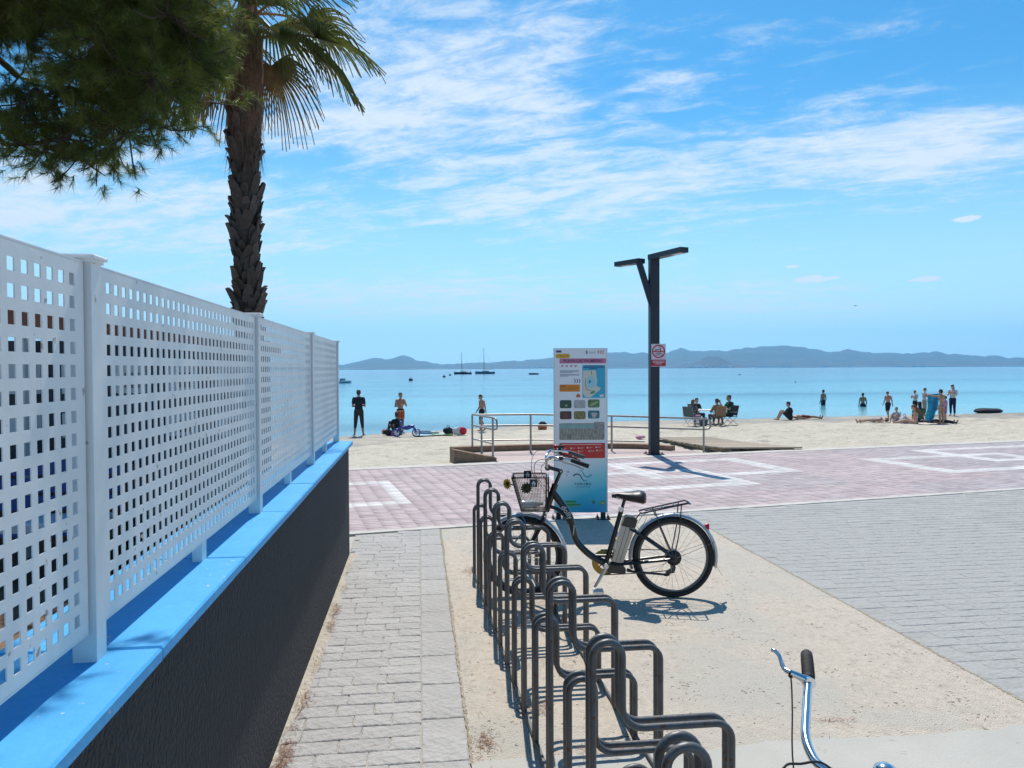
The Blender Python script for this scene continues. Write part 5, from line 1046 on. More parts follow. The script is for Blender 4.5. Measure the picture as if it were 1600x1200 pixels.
# ---------------------------------------------------------------- second bicycle, only its handlebar reaches the picture
b2 = empty('city_bicycle', (.735, 1.58, 0), R(-1), 'chrome handlebar and brake lever of a bicycle parked at the bottom of the picture', 'bicycle')
PB2 = mat('dark_blue_frame', (.015, .025, .06), .3, coat=.4)
b = MB(); b.tube([(.255, 0, .80), (.20, 0, .60)], .022, 10); b.tube([(.235, 0, .72), (.66, 0, .29)], .018, 10); b.tube([(.215, 0, .66), (.64, 0, .30)], .016, 8); b.tube([(.66, 0, .29), (.80, 0, .70)], .016, 10)
for s_ in (-1, 1): b.tube([(.78, s_*.02, .62), (1.10, s_*.06, WR)], .009, 8); b.tube([(.66, s_*.03, .28), (1.10, s_*.06, WR)], .010, 8)
b.build('frame', PB2, b2)
b = MB()
for s_ in (-1, 1): b.tube(bez([(.195, s_*.05, .59), (.10, s_*.05, .44), (0, s_*.048, WR)], 4), .012, 8)
b.tube([(.195, -.05, .59), (.195, .05, .59)], .014, 8); b.build('fork', CHROME, b2)
wheel(b2, 0, 0, True, STEEL); wheel(b2, 1.10, 0, True, STEEL)
b = MB(); b.tube([(.80, 0, .68), (.83, 0, .78)], .013, 8); b.build('seat_post', CHROME, b2); b = MB(); b.ell((.86, 0, .80), (.13, .075, .03)); b.ell((.74, 0, .80), (.05, .025, .02)); b.build('saddle', SADL, b2)
b = MB(); b.tube([(.66, .06, .28), (.60, .07, .13)], .01, 8); b.tube([(.66, -.06, .28), (.72, -.07, .43)], .01, 8); b.bbox((.60, .12, .12), (.09, .08, .02), .004); b.bbox((.72, -.12, .43), (.09, .08, .02), .004); b.lathe([(.09, .045), (.09, .05)], (.66, 0, .28), 'Y', 24); b.build('crank', STEEL, b2)
b = MB(); b.tube(fillet([(.255, 0, .80), (.292, 0, .90), (.265, 0, .925)], .03, 4), .013, 10); b.ell((.30, -.02, .935), (.03, .03, .025)); b.build('stem', CHROME, b2)
hb = empty('handlebar', (0, 0, 0)); hb.parent = b2
# world points of the far half bar turned into bicycle coordinates
Mi = Matrix.Rotation(R(1), 3, 'Z')
def w2(p): return Mi @ (Vector(p)-Vector((.735, 1.58, 0)))
FAR = [(1.0, 1.585, .925), (.955, 1.615, .915), (.918, 1.665, .925), (.914, 1.70, .935), (.928, 1.754, .952), (.97, 1.83, .977), (1.014, 1.906, 1.002), (1.032, 1.934, 1.012), (1.086, 2.049, 1.039)]
def mir(p): q = w2(p); return Vector((q.x, -q.y, q.z))
def both(fn):
    fn(w2); fn(mir)
def halfbar(f_):
    b = MB(); b.tube(bez([f_(p) for p in FAR[:8]], 5), .0112, 12); b.build('bar', CHROME, hb)
    a, e_ = f_(FAR[7]), f_(FAR[8]); d_ = (e_-a); b = MB(); b.tube([a+d_*u for u in (-.02, 0, .1, .75, .93, 1.0, 1.015)], [.0135, .0155, .0160, .0165, .0165, .012, .004], 16)
    for k in range(9): u = .12+.075*k; b.tube([a+d_*(u-.012), a+d_*u, a+d_*(u+.012)], [.0163, .0172, .0163], 16, cap=False)
    b.build('grip', RUBBER, hb)
    b = MB(); b.tube([f_((1.028, 1.925, 1.011)), f_((1.005, 1.933, 1.022)), f_((.983, 1.94, 1.031))], [.0135, .0095, .0085], 10); b.lathe([(.0155, -.012), (.0155, .012)], f_((1.026, 1.925, 1.010)), 'Y', 14); b.build('lever_bracket', CHROME, hb)
    b = MB(); b.tube(bez([f_(p) for p in ((.983, 1.94, 1.031), (.976, 1.955, 1.034), (.975, 1.972, 1.042), (.978, 1.995, 1.057), (.974, 2.012, 1.064), (.968, 2.02, 1.064))], 4), [.008]*4+[.0065]*5+[.0055]*6+[.006]*4+[.0068, .0055], 10); b.build('brake_lever', CHROME, hb)
    b = MB(); b.ell(f_((.983, 1.938, 1.024)), .007); b.build('lever_pivot', BOLTM, hb)
    b = MB(); b.tube(bez([f_(p) for p in ((.983, 1.938, 1.024), (.983, 1.932, .985), (.981, 1.925, .934), (.951, 1.859, .817), (.93, 1.74, .70), (.93, 1.62, .6))], 5), .0021, 6); b.build('cable', mat('brown_cable', (.16, .06, .045), .5), hb)
both(halfbar)
b = MB(); b.tube(bez([w2(p) for p in ((.93, 1.60, .80), (.77, 1.57, .93), (.80, 1.603, .964), (.841, 1.613, .962), (.913, 1.634, .944), (.97, 1.60, .87), (.96, 1.58, .7))], 6), .0028, 6); b.build('cable', RUBBER, hb)
bl = MB(); bl.lathe([(.026, 0), (.027, .012), (.022, .024), (.010, .031), (0, .032)], w2((1.036, 1.60, .925)), 'Z', 18); bl.build('bell', CHROME, hb)
# ================================================================ PEOPLE
def remesh(mb, voxel, name, m, parent, smooth=3):
    o = mb.build('tmp_'+name, m, None, False); md = o.modifiers.new('r', 'REMESH'); md.mode = 'VOXEL'; md.voxel_size = voxel
    ms = o.modifiers.new('s', 'SMOOTH'); ms.factor = .5; ms.iterations = smooth
    dg = bpy.context.evaluated_depsgraph_get(); me = bpy.data.meshes.new_from_object(o.evaluated_get(dg)); old = o.data; bpy.data.objects.remove(o); bpy.data.meshes.remove(old)
    me.name = name; me.polygons.foreach_set('use_smooth', [True]*len(me.polygons)); me.materials.clear(); me.materials.append(m); return link(name, me, parent)
SKIN = {k: mat('skin_'+k, c, .5, var=.08, vscale=6) for k, c in dict(tan=(.42, .22, .14), light=(.52, .31, .22), brown=(.30, .15, .09)).items()}
CL = {}
def cloth(c):
    if c not in CL: CL[c] = mat('cloth', c, .9, var=.12, vscale=8, bump=.3, bscale=30)
    return CL[c]
HAIR = {k: mat('hair_'+k, c, .55, var=.3, vscale=40) for k, c in dict(dark=(.02, .014, .011), brown=(.06, .03, .018), red=(.20, .075, .03), blond=(.30, .17, .075)).items()}
V3 = lambda *a: Vector(a)
def joints(pose):
    """joint positions for a 1.75 m figure, x right, y forward, z up"""
    J = dict(pel=V3(0, 0, .95), chest=V3(0, .0, 1.28), neck=V3(0, 0, 1.46), head=V3(0, .015, 1.62), face=V3(0, 1, 0))
    for s, k in ((-1, 'l'), (1, 'r')):
        J['sh'+k] = V3(s*.172, 0, 1.395); J['el'+k] = V3(s*.23, -.03, 1.13); J['wr'+k] = V3(s*.235, .05, .88)
        J['hp'+k] = V3(s*.085, 0, .93); J['kn'+k] = V3(s*.095, .02, .50); J['an'+k] = V3(s*.10, -.02, .085); J['to'+k] = V3(s*.12, .13, .03)
    def up(**k):
        for a, b_ in k.items(): J[a] = V3(*b_)
    def move(names, d):
        for n in names: J[n] = J[n]+V3(*d)
    UP = ['chest', 'neck', 'head', 'shl', 'shr', 'ell', 'elr', 'wrl', 'wrr']
    if pose == 'arms_folded': up(ell=(-.225, .05, 1.12), elr=(.225, .05, 1.12), wrl=(-.02, .22, 1.12), wrr=(.04, .24, 1.20)); up(knl=(-.12, .02, .5), knr=(.12, .02, .5), anl=(-.16, -.02, .085), anr=(.16, -.02, .085), tol=(-.2, .12, .03), tor=(.2, .12, .03))
    if pose == 'hand_up': up(ell=(-.23, .1, 1.17), elr=(.24, .05, 1.15), wrl=(-.10, .24, 1.36), wrr=(.02, .22, 1.2)); J['head'] += V3(0, .02, 0)
    if pose == 'walk': up(knl=(-.09, .16, .52), anl=(-.09, .14, .10), tol=(-.1, .29, .05), knr=(.09, -.03, .5), anr=(.09, -.24, .12), tor=(.1, -.12, .03), wrl=(-.25, -.06, .90), wrr=(.25, .12, .92)); J['head'] += V3(0, .06, -.03); J['face'] = V3(0, 1, -.5)
    if pose == 'phone': up(ell=(-.22, .08, 1.17), elr=(.22, .08, 1.17), wrl=(-.06, .30, 1.30), wrr=(.07, .30, 1.30)); J['head'] += V3(0, .03, -.01); J['face'] = V3(0, 1, -.4)
    if pose == 'towel': up(ell=(-.36, .12, 1.40), wrl=(-.5, .30, 1.46), elr=(.36, .12, 1.40), wrr=(.5, .3, 1.46)); J['face'] = V3(0, 1, -.3); J['head'] += V3(0, .04, -.02)
    if pose == 'sit':      # on the ground, knees up
        move(list(J.keys())[:4]+UP[3:]+['hpl', 'hpr'], (0, 0, -.84))
        for n in ('chest', 'neck', 'head', 'shl', 'shr'): J[n] += V3(0, {'chest': .0, 'neck': .04, 'head': .09, 'shl': .03, 'shr': .03}[n], 0)
        up(knl=(-.13, .40, .46), knr=(.13, .40, .46), anl=(-.12, .62, .08), anr=(.12, .62, .08), tol=(-.13, .76, .04), tor=(.13, .76, .04), ell=(-.24, .18, .36), elr=(.24, .18, .36), wrl=(-.12, .40, .40), wrr=(.12, .40, .40))
    if pose == 'sit_lean':      # sitting, leaning on hands beside, legs stretched
        move(list(J.keys())[:4]+UP[3:]+['hpl', 'hpr'], (0, 0, -.84)); up(knl=(-.1, .42, .20), knr=(.12, .40, .26), anl=(-.1, .82, .07), anr=(.1, .78, .07), tol=(-.12, .90, .16), tor=(.12, .87, .16), ell=(-.25, -.03, .32), elr=(.25, .06, .32), wrl=(-.27, -.02, .06), wrr=(.20, .25, .10)); J['head'] += V3(0, .07, -.02); J['face'] = V3(0, 1, -.6)
    if pose == 'chair':
        move(list(J.keys())[:4]+UP[3:]+['hpl', 'hpr'], (0, 0, -.52)); J['head'] += V3(0, .05, 0); up(knl=(-.12, .42, .44), knr=(.12, .42, .44), anl=(-.12, .40, .08), anr=(.12, .44, .08), tol=(-.13, .54, .03), tor=(.13, .58, .03), ell=(-.24, .10, .66), elr=(.24, .10, .66), wrl=(-.16, .34, .66), wrr=(.16, .34, .70))
    if pose == 'chair_drink': J = joints('chair'); J['elr'] = V3(.23, .16, .66); J['wrr'] = V3(.14, .36, .88); J['ell'] = V3(-.23, .16, .64); J['wrl'] = V3(-.16, .42, .64); return J
    if pose == 'crouch':
        move(list(J.keys())[:4]+UP[3:]+['hpl', 'hpr'], (0, -.12, -.62)); J['chest'] += V3(0, .14, -.02); J['neck'] += V3(0, .24, -.05); J['head'] += V3(0, .33, -.06)
        for n in ('shl', 'shr'): J[n] += V3(0, .2, -.04)
        up(knl=(-.14, .26, .42), knr=(.14, .26, .42), anl=(-.12, -.02, .08), anr=(.12, -.02, .08), tol=(-.13, .12, .03), tor=(.13, .12, .03), ell=(-.22, .22, .5), elr=(.22, .22, .5), wrl=(-.12, .40, .36), wrr=(.12, .42, .36))
    if pose == 'lie':         # on the back, head towards -y
        up(pel=(0, 0, .12), chest=(0, -.33, .13), neck=(0, -.51, .13), head=(0, -.68, .13)); J['face'] = V3(0, .15, 1)
        for s, k in ((-1, 'l'), (1, 'r')): up(**{'sh'+k: (s*.175, -.46, .12), 'el'+k: (s*.27, -.20, .07), 'wr'+k: (s*.27, .05, .06), 'hp'+k: (s*.085, .02, .11), 'kn'+k: (s*.10, .45, .13), 'an'+k: (s*.11, .87, .07), 'to'+k: (s*.15, .92, .18)})
    return J
def limb(b, J, a, c, ra, rb): b.caps(J[a], J[c], ra, rb)
def person(loc, rz, scale, pose, skin, hair, top=None, bottom=None, label='', group=None, longhair=0, stripes=None, female=False, cap=None, sleeves=.55, mod=None):
    o = empty('person', loc, rz, label, 'person', group); o.scale = (scale,)*3; J = joints(pose)
    if mod: mod(J)
    sk = SKIN[skin]; b = MB()
    spine = (J['neck']-J['pel']).normalized(); right = (J['shr']-J['shl']).normalized(); fwd = spine.cross(right)*-1
    Mt = Matrix((right, right.cross(spine)*-1, spine)).transposed()
    sw = .9 if female else 1.
    b.ell(J['pel'], (.155, .105, .12), 12, 8, Mt); b.ell(J['pel'].lerp(J['chest'], .5), (.125*sw, .09, .15), 12, 8, Mt); b.ell(J['chest'], (.165*sw, .112, .17), 12, 8, Mt); b.caps(J['shl'].lerp(J['neck'], .15), J['shr'].lerp(J['neck'], .15), .055*sw, .055*sw)
    b.caps(J['neck']-spine*.05, J['head']-spine*.04, .055*sw, .048)
    for k_ in 'lr': b.caps(J['neck']-spine*.03, J['sh'+k_]-spine*.005, .05*sw, .045*sw)
    hf = J['face'].normalized(); hr_ = hf.cross(V3(0, 0, 1)) if abs(hf.z) < .9 else V3(1, 0, 0); hr_.normalize(); hu = hr_.cross(hf); Mh = Matrix((hr_, hf, hu)).transposed(); hd = J['head']
    hp = lambda x, y, z: hd+Mh @ V3(x, y, z)
    b.ell(hp(0, -.01, .02), (.076, .094, .095), 14, 10, Mh); b.ell(hp(0, .03, -.055), (.056, .058, .062), 12, 8, Mh); b.caps(hp(0, .092, .005), hp(0, .108, -.022), .009, .014, 8)
    for s in (-1, 1): b.ell(hp(s*.077, -.005, -.008), (.012, .022, .032), 8, 6, Mh); b.ell(hp(s*.032, .083, .012), (.013, .006, .008), 8, 6, Mh)
    for k, s in (('l', -1), ('r', 1)):
        b.caps(J['sh'+k], J['el'+k], .052*sw, .040*sw); b.caps(J['el'+k], J['wr'+k], .041*sw, .028)
        d_ = (J['wr'+k]-J['el'+k]).normalized(); sd_ = d_.cross(spine if abs(d_.dot(spine)) < .9 else V3(0, 1, 0)).normalized(); pn = sd_.cross(d_); w_ = J['wr'+k]
        b.ell(w_+d_*.05, (.04, .018, .05), 8, 6, Matrix((sd_, pn, d_)).transposed())
        for q, fl_ in enumerate((.062, .072, .068, .052)):
            r0 = w_+d_*.085+sd_*(-.03+.02*q); m0 = r0+d_*fl_*.5+pn*.006; b.caps(r0, m0, .0095, .009, 6); b.caps(m0, m0+d_*fl_*.4+pn*.018, .009, .0075, 6)
        t0 = w_+d_*.03+sd_*-.035; b.caps(t0, t0+d_*.04-sd_*.022, .012, .010, 6); b.caps(t0+d_*.04-sd_*.022, t0+d_*.065-sd_*.024+pn*.01, .010, .008, 6)
        b.caps(J['hp'+k], J['kn'+k], .086*(1.02 if female else 1), .056); b.caps(J['kn'+k], J['kn'+k].lerp(J['an'+k], .35), .055, .056); b.caps(J['kn'+k].lerp(J['an'+k], .35), J['an'+k], .056, .034); b.caps(J['an'+k]+V3(0, 0, -.03), J['to'+k], .040, .030)
        heel = J['an'+k]+(J['an'+k]-J['to'+k]).normalized()*.03+V3(0, 0, -.035); b.ell(heel, .034)
    if female and J['face'].z < .9:
        for s in (-1, 1): b.ell(J['chest']+Mt @ V3(s*.07, .085, -.0), (.058, .05, .055), 8, 6)
    remesh(b, .0125, 'body', sk, o, 2)
    b = MB()        # eyes and mouth
    for s in (-1, 1): b.ell(hp(s*.032, .0875, .012), (.009, .004, .005), 8, 6, Mh)
    b.ell(hp(0, .088, -.052), (.02, .004, .004), 8, 6, Mh); b.build('face_features', HAIR['dark'], o)
    b = MB(); hm_ = HAIR[hair]
    b.ell(hp(0, -.022, .042), (.084, .096, .088), 14, 10, Mh); b.ell(hp(0, -.05, -.01), (.078, .065, .08), 12, 8, Mh)
    if longhair: b.caps(hp(0, -.07, -.02), hp(0, -.085, -.10-longhair*.5), .07, .055); b.caps(hp(0, -.085, -.1), hp(0, -.10, -.10-longhair), .075, .035)
    remesh(b, .014, 'hair', hm_, o, 2)
    if cap: b = MB(); b.ell(hp(0, -.01, .075), (.092, .104, .062), 14, 8, Mh); b.ell(hp(0, .085, .055), (.065, .06, .010), 12, 6, Mh); remesh(b, .012, 'cap', cloth(cap), o, 1)
    def garment(name, col, parts, inf, vox=.016):
        b = MB(); parts(b, inf); return remesh(b, vox, name, cloth(col), o, 3)
    def shirt(b, i):
        b.ell(J['pel']+spine*.09, (.142+i, .10+i, .13), 14, 9, Mt); b.ell(J['pel'].lerp(J['chest'], .5), (.135*sw+i, .095+i, .17), 14, 9, Mt); b.ell(J['chest'], (.155*sw+i, .114+i, .165), 14, 9, Mt); b.caps(J['shl'], J['shr'], .05+i*.6, .05+i*.6); [b.caps(J['neck']-spine*.04, J['sh'+k_], .05+i, .045+i) for k_ in 'lr']
        for k in 'lr': b.caps(J['sh'+k], J['sh'+k].lerp(J['el'+k], min(sleeves, 1)), .056+i, .048+i)
        if sleeves > 1:
            for k in 'lr': b.caps(J['el'+k], J['el'+k].lerp(J['wr'+k], sleeves-1), .045+i, .034+i)
    def pants(l):
        def f_(b, i):
            b.ell(J['pel'], (.158+i, .108+i, .125), 14, 9, Mt)
            for k in 'lr':
                b.caps(J['hp'+k], J['hp'+k].lerp(J['kn'+k], min(l, 1)), .088+i, .062+i+(.012 if l < 1 else 0))
                if l > 1: b.caps(J['kn'+k], J['kn'+k].lerp(J['an'+k], l-1), .060+i, .044+i)
        return f_
    if top == 'bikini': 
        c_ = bottom[1]; garment('bikini_top', c_, lambda b, i: (b.ell(J['chest']+spine*-.01, (.168*sw, .118, .035), 14, 8, Mt), [b.ell(J['chest']+Mt @ V3(s*.07, .09, 0), (.06, .052, .05), 8, 6) for s in (-1, 1)]), 0, .012); garment('bikini_bottom', c_, lambda b, i: b.ell(J['pel']-spine*.03, (.166, .116, .075), 14, 8, Mt), 0, .012)
    else:
        if top: garment('shirt', top, shirt, .014)
        if bottom: 
            g = garment('trousers' if bottom[0] > 1 else 'shorts', bottom[1], pants(bottom[0]), .012)
            if stripes:
                for (zc, c2) in stripes: garment('shorts_band', c2, lambda b, i: b.ell(J['pel']+spine*zc, (.176, .126, .045), 14, 8, Mt), 0, .014)
    return o
def fz(x, y): return (x, y, sz(x, y)-.0)
TOL = -YAW
G1 = 'people by the water behind the railing'; G2 = 'people around the folding table'; G3 = 'people on the right-hand beach'
FACE_SEA = 0.; FACE_CAM = PI
person(fz(-2.37, 30.7), .05, 1.05, 'arms_folded', 'tan', 'brown', (.012, .014, .03), (1.45, (.035, .03, .028)), 'person in black T-shirt and dark trousers standing at the water, back to the camera', G1)
person((-.78, 32.1, -.80), PI+.35, .97, 'hand_up', 'tan', 'brown', None, (.62, (.55, .10, .03)), 'shirtless person in orange and white shorts facing the beach', G1, stripes=((.06, (.02, .02, .03)), (.0, (.62, .60, .58))))
person(fz(-.86, 31.0), .5, 1.02, 'sit', 'tan', 'brown', (.012, .012, .016), (1.6, (.03, .03, .035)), 'person in black sitting on the sand beside the blue toy bike', G1)
person(fz(2.59, 32.0), PI/2+.5, .90, 'walk', 'tan', 'brown', None, (.75, (.015, .012, .016)), 'shirtless person in dark shorts looking down behind the steel railing', G1)
person(fz(12.05, 32.9), -.9, .98, 'chair', 'light', 'red', (.10, .12, .13), (1.7, (.42, .20, .34)), 'person in pink trousers in the grey folding chair', G2, longhair=.12, female=True)
person(fz(13.0, 35.0), PI+.3, .98, 'chair', 'light', 'dark', (.02, .02, .025), (1.6, (.03, .03, .04)), 'person in black behind the folding table facing the camera', G2)
person(fz(13.25, 33.0), .25, 1.0, 'chair', 'light', 'brown', (.34, .20, .10), (1.6, (.10, .06, .05)), 'person wrapped in tan clothing seated with back to the camera', G2, sleeves=1.7)
person(fz(13.98, 33.35), PI/2+.1, 1.12, 'chair_drink', 'tan', 'dark', (.01, .05, .02), (.8, (.01, .012, .016)), 'person in dark green T-shirt in a folding chair raising a drink', G2)
person(fz(18.30, 36.2), PI/2-.15, 1.0, 'sit', 'light', 'dark', (.012, .013, .022), (.7, (.03, .03, .04)), 'person in black sweater and cap sitting alone on the sand', G3, cap=(.02, .02, .025), sleeves=1.6)
person(fz(19.2, 36.6), -PI/2-.1, 1.0, 'lie', 'tan', 'dark', None, (.5, (.20, .04, .02)), 'person lying behind the one in the black cap', G3)
person((27.89, 50.4, -1.45), .3, 1.0, 'stand', 'brown', 'dark', None, (.6, (.02, .02, .03)), 'person wading waist-deep in the sea, farther left of the two', 'bathers in the sea')
person((29.48, 48.2, -1.62), -.2, 1.0, 'stand', 'brown', 'dark', None, (.6, (.02, .02, .03)), 'person immersed to the chest in the sea, farther right of the two', 'bathers in the sea')
person(fz(23.5, 36.2), PI/2+.5, .80, 'walk', 'tan', 'dark', None, (.9, (.012, .014, .03)), 'shirtless person in navy shorts walking along the water edge', G3)
person(fz(26.9, 39.0), PI/2+.3, .78, 'phone', 'light', 'brown', (.62, .60, .60), (1.5, (.02, .02, .025)), 'person in white T-shirt and black trousers looking at a phone', G3, female=True)
person(fz(26.6, 37.8), PI+.5, .86, 'phone', 'light', 'brown', (.62, .58, .56), (1.5, (.36, .31, .26)), 'person in white top and beige trousers standing near the water', G3, female=True)
person(fz(22.55, 30.9), .25, .90, 'towel', 'tan', 'dark', 'bikini', (0, (.12, .16, .34)), 'person in blue bikini holding up the turquoise towel', G3, female=True)
person(fz(28.0, 37.5), PI/2+.6, .96, 'phone', 'light', 'dark', (.62, .58, .55), (1.75, (.012, .018, .05)), 'person in white blouse and dark jeans behind the towel', G3, female=True, sleeves=1.4, longhair=.1)
person(fz(21.55, 31.2), .9, 1.0, 'sit_lean', 'light', 'red', 'bikini', (0, (.22, .10, .08)), 'red-haired sunbather leaning forward on the sand beside the white bag', G3, female=True, longhair=.30)
person(fz(22.95, 32.9), -.3, 1.08, 'sit', 'light', 'dark', (.09, .13, .08), (1.5, (.03, .03, .035)), 'dark-haired person in olive top seated behind the red-haired sunbather', G3, female=True, longhair=.2)
person(fz(22.0, 33.2), PI/2+.6, .80, 'sit', 'light', 'brown', (.55, .55, .56), (.6, (.3, .3, .34)), 'person with tied hair seated behind the white bag', G3, female=True)
person(fz(21.0, 33.4), PI/2+.1, .95, 'lie', 'light', 'brown', 'bikini', (0, (.30, .32, .55)), 'sunbather lying flat on the sand with feet to the left', G3, female=True)
person(fz(22.95, 31.75), -PI/2-.15, .92, 'lie', 'brown', 'dark', (.02, .018, .025), (1.6, (.02, .018, .025)), 'person in black lying on the sand behind the bikini wearer', G3)
person(fz(27.3, 38.2), -PI/2, .85, 'crouch', 'tan', 'dark', (.28, .16, .14), (.6, (.03, .03, .05)), 'small figure crouching behind the turquoise towel', G3)
person(fz(24.2, 32.9), .6, .70, 'stand', 'light', 'brown', (.50, .22, .36), (.7, (.35, .16, .28)), 'child in pink behind the person in the blue bikini', G3)

# ================================================================ BEACH THINGS
CHM = mat('chair_frame', (.25, .26, .27), .4, .8)
def fold_chair(x, y, rz, fab, label):
    c = empty('folding_chair', fz(x, y), rz, label, 'chair', 'folding chairs at the table')
    b = MB(); b.bbox((0, .0, .40), (.5, .44, .025), .006); b.build('seat', fab, c, False); b = MB(); b.box((0, -.25, .66), (.5, .02, .46), M=Matrix.Rotation(R(12), 3, 'X')); b.build('backrest', fab, c, False)
    for s in (-1, 1):
        for (p, q) in (((s*.25, .22, .02), (s*.25, -.22, .40)), ((s*.25, -.24, .02), (s*.25, .22, .40))): b = MB(); b.tube([p, q], .011, 6); b.build('leg', CHM, c)
        b = MB(); b.tube([(s*.25, -.2, .38), (s*.25, -.31, .9)], .011, 6); b.build('back_post', CHM, c); b = MB(); b.bbox((s*.27, -.03, .60), (.04, .42, .02), .004); b.build('armrest', CHM, c, False)
fold_chair(11.98, 32.88, -.9, cloth((.10, .115, .12)), 'grey fabric folding chair under the person in pink trousers'); fold_chair(13.98, 33.33, PI/2+.1, cloth((.03, .035, .05)), 'dark folding chair under the person in green')
fold_chair(13.0, 35.05, PI+.3, cloth((.03, .035, .05)), 'dark folding chair behind the table'); fold_chair(13.25, 32.98, .25, cloth((.25, .15, .08)), 'folding chair under the person in tan')
tb = empty('folding_table', fz(13.05, 34.1), .1, 'light folding picnic table between the seated people', 'table')
b = MB(); b.bbox((0, 0, .66), (.95, .6, .03), .005); b.build('table_top', WHITE, tb, False)
for s in (-1, 1): b = MB(); b.tube([(s*.4, -.25, .0), (s*.4, .25, .65)], .012, 6); b.build('leg', CHM, tb); b = MB(); b.tube([(s*.4, .25, .0), (s*.4, -.25, .65)], .012, 6); b.build('leg', CHM, tb)
cpx = MB(); cpx.lathe([(.03, 0), (.038, .11), (.034, .11), (.028, .005)], (0, 0, 0), 'Z', 12); tag(cpx.build('drinking_cup', cloth((.02, .03, .03)), None, loc=(13.55, 33.50, sz(13.98, 33.35)+1.02)), 'dark cup held by the person in green', 'cup')
def soft(name, loc, dims, col, label, cat, rz=0, lumps=8, seed=1, group=None, hand=True):
    r = random.Random(seed); o = empty(name, loc, rz, label, cat, group); b = MB()
    for k in range(lumps): b.ell((r.uniform(-.5, .5)*dims[0]*.6, r.uniform(-.5, .5)*dims[1]*.6, dims[2]*r.uniform(.3, .55)), (dims[0]*r.uniform(.25, .42), dims[1]*r.uniform(.25, .42), dims[2]*r.uniform(.3, .45)))
    remesh(b, max(.02, min(dims)*.06), 'fabric', cloth(col), o, 4)
    if not hand: return o
    b = MB(); b.tube(bez([(-dims[0]*.2, 0, dims[2]*.7), (-dims[0]*.1, 0, dims[2]*1.1), (dims[0]*.1, 0, dims[2]*1.1), (dims[0]*.2, 0, dims[2]*.7)], 4), .012, 6); b.build('handle', cloth(tuple(c*.6 for c in col)), o); return o
soft('beach_bag', fz(21.3, 31.6), (.34, .24, .42), (.50, .54, .58), 'pale grey beach bag in front of the seated sunbathers', 'bag', seed=3)
soft('backpack', fz(12.65, 33.1), (.3, .25, .45), (.05, .12, .18), 'blue backpack on the sand between the folding chairs', 'bag', seed=4)
soft('backpack', fz(1.12, 30.35), (.34, .26, .34), (.012, .012, .02), 'black backpack on the sand between green mat and red toys', 'bag', seed=5)
soft('beach_bag', fz(-1.22, 30.5), (.36, .26, .28), (.02, .02, .03), 'small black bag at the feet of the seated person in black', 'bag', seed=6)
soft('beach_bag', fz(-.95, 30.45), (.3, .2, .24), (.42, .16, .30), 'pink bag beside the blue toy bike', 'bag', seed=7)
soft('clothes_heap', fz(.15, 30.5), (.5, .3, .26), (.30, .42, .50), 'pale blue heap of clothes behind the toy bike wheel', 'clothes', seed=8, hand=False)
soft('clothes_heap', fz(.55, 30.6), (.4, .3, .18), (.5, .5, .5), 'grey-white heap of clothes on the light towel', 'clothes', seed=9, hand=False)
soft('inflatable_toy', fz(1.55, 30.2), (.46, .3, .38), (.55, .03, .06), 'red and white inflatable toy on the sand', 'toy', seed=10, hand=False)
soft('clothes_heap', fz(1.45, 30.05), (.3, .2, .36), (.62, .58, .58), 'white cloth draped over the red inflatable toy', 'clothes', seed=13, hand=False)
soft('clothes_heap', fz(7.52, 25.6), (.32, .2, .14), (.55, .25, .34), 'small pink bundle alone on the sand by the lamp', 'clothes', seed=11, hand=False)
ky = soft('dinghy', fz(32.2, 40.1), (1.7, .6, .34), (.02, .02, .03), 'dark upturned inflatable lying at the water edge', 'dinghy', rz=.2, seed=12, lumps=12, hand=False)
bx = empty('beach_basket', fz(5.2, 32.3), .1, 'orange plastic basket with dark bundle near the water', 'basket')
b = MB(); b.lathe([(.17, 0), (.22, .2), (.23, .2), (.23, .215), (.2, .215), (.16, .02)], (0, 0, 0), 'Z', 16); b.build('tub', cloth((.45, .12, .04)), bx); b = MB(); [b.ell((.09*math.cos(k*1.7), .08*math.sin(k*2.1), .25+.03*(k % 2)), (.10, .09, .08)) for k in range(6)]; remesh(b, .02, 'bundle', cloth((.03, .025, .04)), bx)
def towel(x, y, rz, w, l, col, label, seed=0):
    r = np.random.default_rng(seed); n, m = 14, 18; X, Y = np.meshgrid(np.linspace(-w/2, w/2, n), np.linspace(-l/2, l/2, m)); Zt = .03+vnoise(X*5+9, Y*5+9, seed)*.03
    V = np.stack([X, Y, Zt], -1).reshape(-1, 3); i = np.arange(m-1)[:, None]*n+np.arange(n-1)[None, :]; F = np.stack([i, i+1, i+1+n, i+n], -1).reshape(-1, 4)
    o = link('beach_towel', npmesh('beach_towel', V, F, cloth(col), True)); o.location = (x, y, sz(x, y)+.02); o.rotation_euler = (0, 0, rz); md = o.modifiers.new('s', 'SOLIDIFY'); md.thickness = .012; tag(o, label, 'towel')
towel(.5, 30.4, .2, 1.5, .9, (.42, .58, .64), 'pale blue towel spread beside the toy bike', 1); towel(.88, 30.25, -.1, .8, .5, (.22, .38, .10), 'green mat on the sand next to the black backpack', 2); towel(21.6, 31.2, .2, 1.8, 1.0, (.55, .48, .42), 'beige towel under the red-haired sunbather', 3); towel(22.9, 31.7, .1, 1.9, .9, (.05, .045, .06), 'dark towel under the lying person in black', 4)
